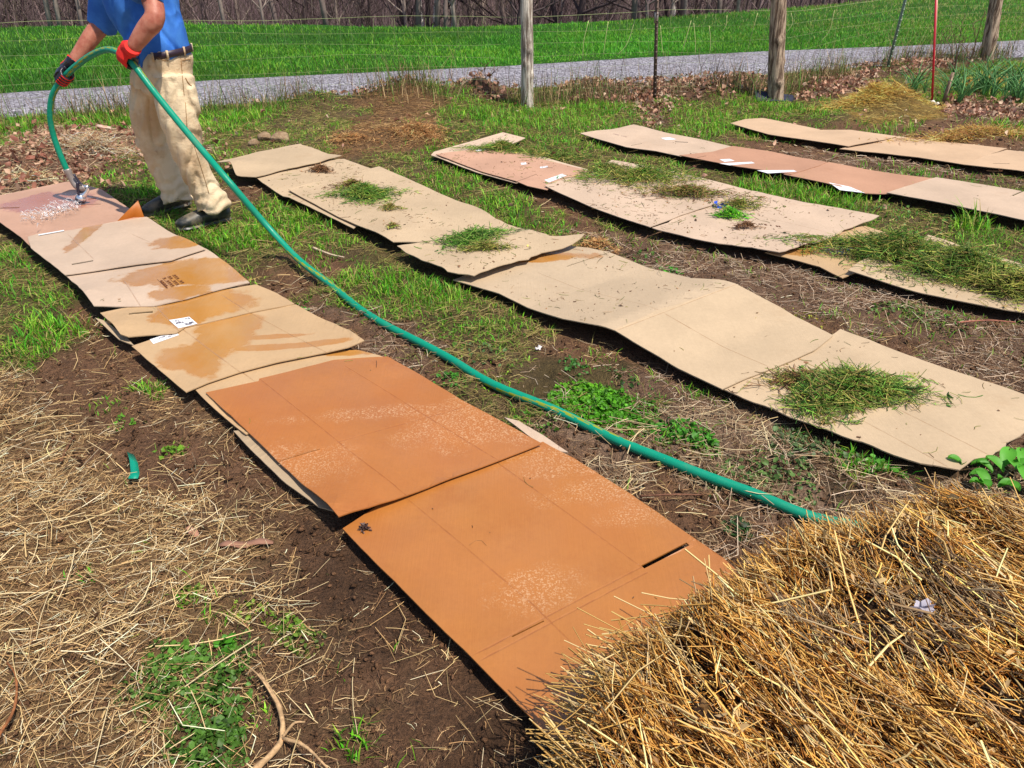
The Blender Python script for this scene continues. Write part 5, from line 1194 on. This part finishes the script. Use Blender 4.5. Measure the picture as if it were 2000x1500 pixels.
def tpost(px, py, top, h, m, label):
    q = G(px, py); base = Vector((q[0], q[1], -.05)); t = P(top[0], top[1], q[1]); d = (t - Vector((q[0], q[1], 0))).normalized(); u = Vector((0, 1, 0)).cross(d).normalized(); v = d.cross(u); s = Soup()
    def bar(a0, a1, b0, b1, z0, z1):
        V = [u * a + v * b_ + d * z for a in (a0, a1) for b_ in (b0, b1) for z in (z0, z1)]; s.add([tuple(x) for x in V], [[0, 1, 3, 2], [4, 6, 7, 5], [0, 4, 5, 1], [2, 3, 7, 6], [0, 2, 6, 4], [1, 5, 7, 3]])
    bar(-.018, .018, -.003, .003, 0, h); bar(-.003, .003, -.026, -.0031, 0, h)
    for k in range(int(h / .06)): bar(-.008, .008, -.032, -.0262, .05 + k * .06, .068 + k * .06)
    o = s.build('metal_post', m); o.location = base; return tag(o, label, 'metal post')
tpost(1279, 197, (1284, 0), 1.6, M_tp, 'thin dark steel fence post between the two left wooden posts')
tpost(1731, 140, (1768, 0), 1.6, M_tpg, 'greenish steel fence post leaning right, behind the dead stalks')
# insulated sleeve on the first steel post
q = G(1279, 197); s = Soup(); loft(s, [P(1282, 24, q[1]), P(1281.5, 45, q[1])], [.022, .022], 12); t_o = s.build('post_sleeve', M_rust, [o for o in COL.objects if o.name == 'metal_post'][0])
# woven wire
s = Soup(); fx = np.linspace(-7, 11, 160); fy = np.interp(fx, FENCE[:, 0], FENCE[:, 1]); rs = random.Random(3)
hs = [.10, .22, .34, .46, .58, .70, .84]
for j, hz in enumerate(hs):
    pts = [Vector((x, y + .004 * math.sin(x * 3 + j), hz + .012 * math.sin(x * 2.1 + j * 1.7) + .014 * math.sin(x * .8 + j) + .01 * float(vn(np.array(x * 3), np.array(j), 4)))) for x, y in zip(fx, fy)]
    r_ = .0018 if j == len(hs) - 1 else .0010; loft(s, pts, [r_] * len(pts), 5)
L_ = 0; x = -7.0
while x < 11:
    y = float(np.interp(x, FENCE[:, 0], FENCE[:, 1])); lean = rs.uniform(-.02, .02); pts = [Vector((x + lean * k + rs.uniform(-.004, .004), y + rs.uniform(-.004, .004), .02 + k * .135)) for k in range(7)]
    loft(s, pts, [.0009] * 7, 4); x += .155
tag(s.build('wire_fence', mat('fence_wire', lin(150, 160, 110), .6, .3, .1)[0]), 'woven wire fence strung along the wooden posts', 'wire fence')
# dead vine tendrils hanging in the fence
s = Soup()
for (a, b_, c, d, e, f_) in ((1150,40,1140,80,1138,118),(1188,42,1182,80,1178,110),(1240,40,1225,85,1205,108),(1545,25,1548,45,1535,65),(1420,30,1418,50,1410,62),(1480,25,1470,60,1460,100),(1350,40,1340,75,1333,98),(1290,50,1292,80,1296,110),(1355,45,1358,80,1358,108),(1630,20,1620,60,1602,82),(1385,50,1388,80,1386,105)):
    q = np.interp(G(a, 190)[0], FENCE[:, 0], FENCE[:, 1]) - .03; loft(s, spline([P(a, b_, q), P(c, d, q - .01), P(e, f_, q)], 8), [.0028] * 8, 5)
tag(s.build('dead_vine', mat('dry_vine', lin(190, 190, 130), .8)[0]), 'pale dry vine stems hanging in the wire fence', 'vine')
# red and white rod with a wooden stake
q = G(1821, 203); s = Soup(); tp = P(1829, -20, q[1]); b0 = Vector((q[0], q[1], -.02)); loft(s, [b0, b0.lerp(tp, .5), tp], [.011] * 3, 10)
tag(s.build('marker_rod', mat('red_paint', lin(214, 40, 60, .9), .4)[0]), 'tall thin red marker rod standing by the short wooden stake', 'rod')
rod = bpy.data.objects['marker_rod']; s = Soup(); loft(s, [b0.lerp(tp, .52) + Vector((.008, -.004, 0)), tp + Vector((.008, -.004, 0))], [.007] * 2, 8); s.build('pale_band', mat('faded_pink', lin(230, 170, 150), .5)[0], rod)
q = G(1842, 200); s = Soup(); loft(s, [Vector((q[0], q[1], -.03)), Vector((q[0] + .02, q[1], .30))], [(.022, .012), (.020, .011)], 4, ref=Vector((0, 1, 0)))
tag(s.build('wooden_stake', M_post2), 'short grey wooden stake beside the red rod', 'stake')
q = G(1818, 210); s = Soup(); stones(s, np.array([q[0], q[0] + .06]), np.array([q[1] - .02, q[1]]), np.array([.05, .035]), np.array([[.7, .66, .58]] * 2)); s.v[-1][:, 2] += .0
tag(s.build('white_stone', attr_mat('pale_stone', .9, 0, 20, .4)), 'flat white stone at the foot of the red rod', 'stone')
# black cloth at the post foot
q = G(1500, 197); s = Soup(); nxx = 14; g_ = np.array([[q[0] - .16 + .42 * i / nxx, q[1] - .16 + .07 * j, 0] for i in range(nxx + 1) for j in range(4)]); g_[:, 2] = gz(g_[:, 0], g_[:, 1]) + .015 + .06 * fbm(g_[:, 0], g_[:, 1], 9, 2, 6) * (np.arange(len(g_)) % 4 > 1); idx = np.arange(len(g_)).reshape(nxx + 1, 4)
s.add(g_, np.stack([idx[:-1, :-1], idx[1:, :-1], idx[1:, 1:], idx[:-1, 1:]], -1).reshape(-1, 4)); tag(s.build('weed_cloth', mat('black_fabric', lin(34, 38, 58), .8)[0], None, True), 'crumpled dark weed cloth around the foot of the knotty post', 'cloth')

# ------------------------------------------------------------------ small things on the ground
def stone(px, py, r, label, sc=(1, 1, .7)):
    q = G(px, py); bm = bmesh.new(); bmesh.ops.create_icosphere(bm, subdivisions=3, radius=r)
    for v in bm.verts:
        f_ = 1 + .35 * (float(vn(np.array(v.co.x / r * 1.3 + 5 + px), np.array(v.co.y / r * 1.3 + v.co.z / r * 1.7 + 5), 6)) - .5); v.co = Vector((v.co.x * sc[0], v.co.y * sc[1], v.co.z * sc[2])) * f_
    me_ = bpy.data.meshes.new('stone'); bm.to_mesh(me_); bm.free(); o = link('stone', me_, M_stone, None, False); o.location = (q[0], q[1], float(gz(q[0:1], q[1:2])[0]) + r * .35); return tag(o, label, 'stone', 'stones beyond the second row')
M_stone, nt, b = mat('tan_stone', None, .9, .2); nn = noise(nt, 14, 5, .7); nt.links.new(mixc(nt, mrange(nt, nn.outputs[0], .35, .65), lin(130, 104, 78, .8), lin(172, 146, 116, .8)), b.inputs['Base Color']); bump(nt, b, nn.outputs[0], .8, .02)
stone(548, 276, .08, 'largest tan stone of the three beyond the second row'); stone(518, 274, .06, 'middle tan stone of the three beyond the second row'); stone(497, 285, .048, 'smallest tan stone of the three, leftmost beyond the second row')
def stick(px, r, col, label, z=.02, name='stick', forks=()):
    pts = [Vector(G(a, b_, z)) for a, b_ in px]; 
    for p in pts: p.z = float(gz(np.array(p.x), np.array(p.y))) + z
    s = Soup(); pp = spline(pts, 16); rr = [r * (1 - .5 * i / 15) * (1 + .12 * math.sin(i * 2.3)) for i in range(16)]; loft(s, pp, rr, 8, pick([col], 1)[0])
    for (i0, tgt, rf) in forks: t_ = Vector(G(*tgt, z + .02)); loft(s, spline([pp[i0], (np.array(pp[i0]) + np.array(t_)) / 2 + np.array([0, .01, .01]), t_], 8), [rf * (1 - .08 * i) for i in range(8)], 7)
    m_, nt_, b_ = mat(name + '_mat', None, .85, .2); n_ = noise(nt_, 60, 4); nt_.links.new(mixc(nt_, mrange(nt_, n_.outputs[0], .35, .65), col, np.array(col) * .55), b_.inputs['Base Color']); bump(nt_, b_, n_.outputs[0], .6, .004)
    return tag(s.build(name, m_, None, True), label, 'stick')
stick([(480,1510),(535,1455),(550,1420),(545,1380),(520,1330),(505,1310)], .008, lin(196, 160, 118), 'thick pale forked stick in the straw at the bottom left', .03, 'forked_stick', [(5, (640,1500), .005), (5, (596,1410), .004), (9, (470,1290), .003)])
stick([(-10,1440),(25,1380),(30,1320),(12,1290)], .004, lin(150, 96, 60), 'thin brown curved stick at the left picture edge', .03)
stick([(612,486),(645,494),(672,502)], .007, lin(214, 190, 160), 'short pale stick lying beside the hose', .02)
stick([(120,905),(135,870),(145,850)], .005, lin(120, 84, 60), 'short brown twig in the straw above the green strip', .02)
stick([(1250,965),(1310,975),(1370,965)], .004, lin(130, 90, 70), 'thin brown root beside the hose near the bale', .02)
stick([(1770,800),(1830,803),(1900,800)][:0] or [(1870,626),(1930,623),(1985,624)], .005, lin(170, 110, 90), 'thin reddish stick at the right edge of the third aisle', .03)
def chip(px, L, w, ang, col, label, z=.02, name='bark_strip'):
    q = G(*px); s = Soup(); n_ = 8; V = []
    for i in range(n_ + 1):
        t_ = i / n_ - .5; ww = w * (1 - (2 * t_) ** 4 * .6) * (1 + .15 * math.sin(i * 2.2)); c = np.array([q[0] + t_ * L * math.cos(ang), q[1] + t_ * L * math.sin(ang), float(gz(q[0:1], q[1:2])[0]) + z + .006 * math.sin(i * 1.3)]); nrm_ = np.array([-math.sin(ang), math.cos(ang), .15])
        for sg, dz in ((-.5, 0), (.5, 0), (.5, -.004), (-.5, -.004)): V.append(c + nrm_ * ww * sg + np.array([0, 0, dz]))
    F = [[i * 4 + j, i * 4 + (j + 1) % 4, i * 4 + 4 + (j + 1) % 4, i * 4 + 4 + j] for i in range(n_) for j in range(4)]; s.add(np.array(V), F + [[3, 2, 1, 0], [n_ * 4, n_ * 4 + 1, n_ * 4 + 2, n_ * 4 + 3]])
    return tag(s.build(name, mat(name + '_m', col, .85)[0]), label, name.replace('_', ' '))
chip((480, 1058), .16, .022, .1, lin(140, 100, 80), 'reddish brown bark strip in the straw below the wet row')
chip((375, 1035), .06, .02, -.7, lin(164, 120, 96), 'short bark chip at the end of the bark strip')
chip((212, 285), .06, .13, 1.4, lin(196, 166, 146), 'small upright board scrap on the root mound', .05, 'board_scrap')
chip((1052, 688), .04, .018, .9, lin(206, 200, 196), 'pale woody scrap between the hose and the second row', .015, 'wood_scrap')
# green plastic strip
pts = [(254,884),(262,905),(264,925),(262,942)]; s = Soup(); V = []
for i, (a, b_) in enumerate(pts):
    for dx in (-6, 6): q = G(a + dx * (1 + .2 * i), b_, .03); V.append((q[0], q[1], float(gz(q[0:1], q[1:2])[0]) + .025 + .012 * (i % 2)))
s.add(V, [[0, 1, 3, 2], [2, 3, 5, 4], [4, 5, 7, 6]]); o = s.build('plastic_strip', mat('green_plastic', lin(0, 150, 120, .8), .35)[0]); m_ = o.modifiers.new('t', 'SOLIDIFY'); m_.thickness = .002
tag(o, 'small twisted teal green plastic strip lying in the straw', 'plastic strip')
q = G(1409, 405, .05); s = Soup(); leaves(s, np.array([[q[0] + .03 * (i_ - 1), q[1] + .01 * i_, float(top_z(q[0:1], q[1:2])[0]) + .012] for i_ in range(3)]), np.full(3, .07), np.array([lin(50, 90, 210)] * 3), .5, .5, .5, 8); tag(s.build('blue_scrap', M_leaf), 'small bright blue plastic scrap between two sheets of the third row', 'plastic scrap')
chip((1500, 500), .03, .008, 1.4, lin(220, 210, 196), 'small white peg stuck in the soil beside the third row', .05, 'white_peg')
# onion plants at the right, copied one by one
s = Soup(); n_ = 9
for i in range(n_):
    a = 6.28 * i / n_ + .3 * (i % 2); L = .20 + .08 * (i % 3); ln = .08 + .22 * ((i * 5) % 3) / 2
    loft(s, spline([Vector((0, 0, 0)), Vector((math.cos(a) * ln * .25, math.sin(a) * ln * .25, L * .6)), Vector((math.cos(a) * ln, math.sin(a) * ln, L * (1.05 - .35 * ln)))], 8), [.005 + .001 * (i % 2)] * 5 + [.004, .003, .001], 7, lin(96, 148, 84) * (.8 + .1 * (i % 4)))
onion = s.build('onion_plant', attr_mat('onion_green', .45, .15)); OL = 'blue green onion plant in the clump by the right picture edge'
r_ = random.Random(4)
spots = [(1870 + r_.uniform(-35, 130), 196 + r_.uniform(-18, 12)) for _ in range(26)] + [(1760 + r_.uniform(-30, 90), 190 + r_.uniform(-10, 10)) for _ in range(5)]
for i, (a, b_) in enumerate(spots):
    o = onion if i == 0 else onion.copy()
    if i: COL.objects.link(o)
    q = G(a, b_); o.location = (q[0], q[1], float(gz(q[0:1], q[1:2])[0])); o.rotation_euler = (r_.uniform(-.15, .15), r_.uniform(-.15, .15), r_.uniform(0, 6)); k = r_.uniform(.65, 1.15); o.scale = (k, k, k); tag(o, OL, 'onion plant', 'onion plants by the red rod')
# broad leaved dock plant behind the bale
s = Soup()
for i in range(22):
    a = i * 2.4; L = .035 + .016 * (i % 4); c = Vector((1.57, 1.83, .0)); c = Vector(G(1945, 945)) + Vector((.10 * math.cos(i * 1.7), .07 * math.sin(i * 2.9), 0)); d = Vector((math.cos(a), math.sin(a), 0)); sd = Vector((-d.y, d.x, 0)); V = []
    for k in range(7):
        t_ = k / 6; w_ = L * .30 * math.sin(math.pi * min(1, t_ * .95 + .04)) ** .7; p = c + d * (L * t_) + Vector((0, 0, .03 + L * (1.1 * t_ - .75 * t_ * t_)))
        V += [p + sd * w_ + Vector((0, 0, .012)), p, p - sd * w_ + Vector((0, 0, .012))]
    s.add([tuple(v) for v in V], [[k * 3 + j, k * 3 + j + 1, k * 3 + 4 + j, k * 3 + 3 + j] for k in range(6) for j in range(2)], None, lin(88, 160, 48) * (.75 + .12 * (i % 4)))
tag(s.build('dock_plant', M_leaf, None, True), 'bright green broad leaved weed growing just behind the straw bale', 'weed plant')
# tall dead weed stalks by the red rod
M_stalk, _, _ = mat('dead_stalk', lin(104, 78, 62), .85)
for i, (a, b_, tops, lab_) in enumerate(((1862, 150, [(1838,62),(1858,55),(1880,40)], 'dark branching dead weed stalk just right of the red rod'), (1886, 146, [(1900,45),(1920,30),(1872,80)], 'pale tipped dead weed stalk between the red rod and the last post'), (1790, 170, [(1850,75),(1776,110)], 'slanting dead stalk crossing behind the red rod'), (950, 190, [(945,132),(968,140),(925,150)], 'bushy dead stalk by the fence left of the pale post'))):
    q = G(a, b_); s = Soup(); root = Vector((q[0], q[1], 0)); rr_ = random.Random(i)
    for tx, ty in tops:
        t_ = P(tx, ty, q[1] + rr_.uniform(-.1, .1)); mid = root.lerp(t_, .5) + Vector((rr_.uniform(-.08, .08), 0, .05)); pp = spline([root, mid, t_], 12); loft(s, pp, [.007 * (1 - .06 * k) for k in range(12)], 6)
        for k in (4, 6, 8, 9, 10, 11): e = Vector(pp[k]) + Vector((rr_.uniform(-.14, .14), rr_.uniform(-.1, .1), rr_.uniform(.02, .12))); loft(s, spline([pp[k], (np.array(pp[k]) + np.array(e)) / 2 + np.array([.02, 0, .015]), e], 5), [.003, .0028, .0025, .002, .001], 5)
    tag(s.build('dead_weed_stalk', M_stalk), lab_, 'weed stalk')

# ------------------------------------------------------------------ wood beyond the meadow
def branch(s, p, d, L, r, depth, rnd, col):
    pts = [p]; q = p.copy(); dd = d.copy(); n = 5
    for i in range(n): dd = (dd + Vector((rnd.gauss(0, .12), rnd.gauss(0, .12), rnd.gauss(.05, .06)))).normalized(); q = q + dd * (L / n); pts.append(q.copy())
    loft(s, pts, [r * (1 - .13 * i) for i in range(n + 1)], 6 if depth > 1 else 4, col, cap=False)
    if depth <= 0: return
    for k in range(5 if depth > 1 else 4):
        i = rnd.choice([2, 3, 4, 5]); a = rnd.uniform(0, 6.28); nd_ = (dd + Vector((math.cos(a), math.sin(a), rnd.uniform(-.1, .5))) * .9).normalized(); branch(s, pts[i], nd_, L * rnd.uniform(.45, .7), r * .5, depth - 1, rnd, col)
M_bark = attr_mat('bark', .9, 0, 6, .3)
protos = []
for k, (hh, r, col) in enumerate(((8, .06, lin(120, 104, 98)), (9, .045, lin(150, 134, 124)), (7, .075, lin(84, 70, 70)), (10, .05, lin(240, 232, 222)), (6, .035, lin(132, 112, 110)))):
    rnd = random.Random(k + 20); root = empty('bare_tree'); s = Soup(); pts = [Vector((0, 0, -.3))]; d = Vector((rnd.gauss(0, .05), rnd.gauss(0, .05), 1))
    for i in range(9): pts.append(pts[-1] + d * (hh / 9)); d = (d + Vector((rnd.gauss(0, .06), rnd.gauss(0, .06), 0))).normalized()
    loft(s, pts, [r * (1.15 - .095 * i) for i in range(10)], 8, col); s.build('trunk', M_bark, root, True)
    s = Soup()
    for j in range(13 if k != 3 else 8):
        i = rnd.choice([1, 1, 2, 2, 3, 4, 5, 6, 7, 8, 9]) if k != 3 else rnd.choice([3, 4, 5, 6, 7, 8]); a = rnd.uniform(0, 6.28); branch(s, pts[i], Vector((math.cos(a), math.sin(a), rnd.uniform(.3, 1.2))).normalized(), rnd.uniform(1., 2.2), r * .5, 2, rnd, col * .95)
    s.build('crown', M_bark, root); protos.append(root)
TL = ['bare dark forked tree in the wood beyond the meadow', 'slim grey brown leafless tree in the wood beyond the meadow', 'stout dark leafless tree in the wood beyond the meadow', 'pale white barked birch in the wood beyond the meadow', 'small spindly leafless tree in the wood beyond the meadow']
used = set(); rnd = random.Random(77)
birch_px = [825, 840, 876, 1092, 1247, 1326, 893, 990]
tl = [(3, p, rnd.uniform(28, 34)) for p in birch_px]
for i in range(170): tl.append((rnd.choice([0, 1, 1, 2, 4, 4, 0]), rnd.uniform(-250, 1900), 20 + 18 * rnd.random()))
for kind, px, Y in tl:
    X = (px - 1000) / 1500 * (Y * cp + 1.2); src = protos[kind]
    if float(crest(np.array([X]), np.array([Y]))[0]) > Y - 4: Y = float(crest(np.array([X]), np.array([Y]))[0]) + rnd.uniform(5, 12); X = (px - 1000) / 1500 * (Y * cp + 1.2)
    if kind in used:
        o = src.copy(); COL.objects.link(o)
        for ch in src.children: c = ch.copy(); COL.objects.link(c); c.parent = o
    else: o = src; used.add(kind)
    o.location = (X, Y, float(gz(np.array([X]), np.array([Y]), False)[0])); o.rotation_euler = (0, 0, rnd.uniform(0, 6.28)); k = rnd.uniform(.75, 1.25); o.scale = (k, k, k)
    tag(o, TL[kind], 'tree', 'leafless trees beyond the meadow')
# undergrowth and the far mass of twigs
us = Soup(); n = 34000; Y = rng.uniform(18, 58, n) ; X = rng.uniform(-.95, 1.0, n) * (Y * .9 + 1.2); k = Y > crest(X, Y) + 9; X, Y = X[k], Y[k]; n = len(X)
z = gz(X, Y, False); D = rng.normal(size=(n, 3)) * .38; D[:, 2] = 1; D /= np.linalg.norm(D, axis=1)[:, None]; L = rng.gamma(3, .35, n) + .25
cl = fbm(X, Y, .25, 2, 171)[:, None]
col = pick([lin(118, 96, 96, .9), lin(140, 118, 112, .9), lin(98, 78, 82, .9), lin(168, 152, 140, .9), lin(128, 100, 104, .9), lin(120, 112, 84, .9)], n, .25) * (.40 + .5 * cl)
straws(us, np.stack([X, Y, z + rng.uniform(0, 2.5, n) ** 1.0], -1), D, L, rng.uniform(.0025, .008, n), .6, col, 2)
tag(us.build('undergrowth', M_dead), 'mauve brown leafless undergrowth filling the wood', 'undergrowth', kind='stuff')
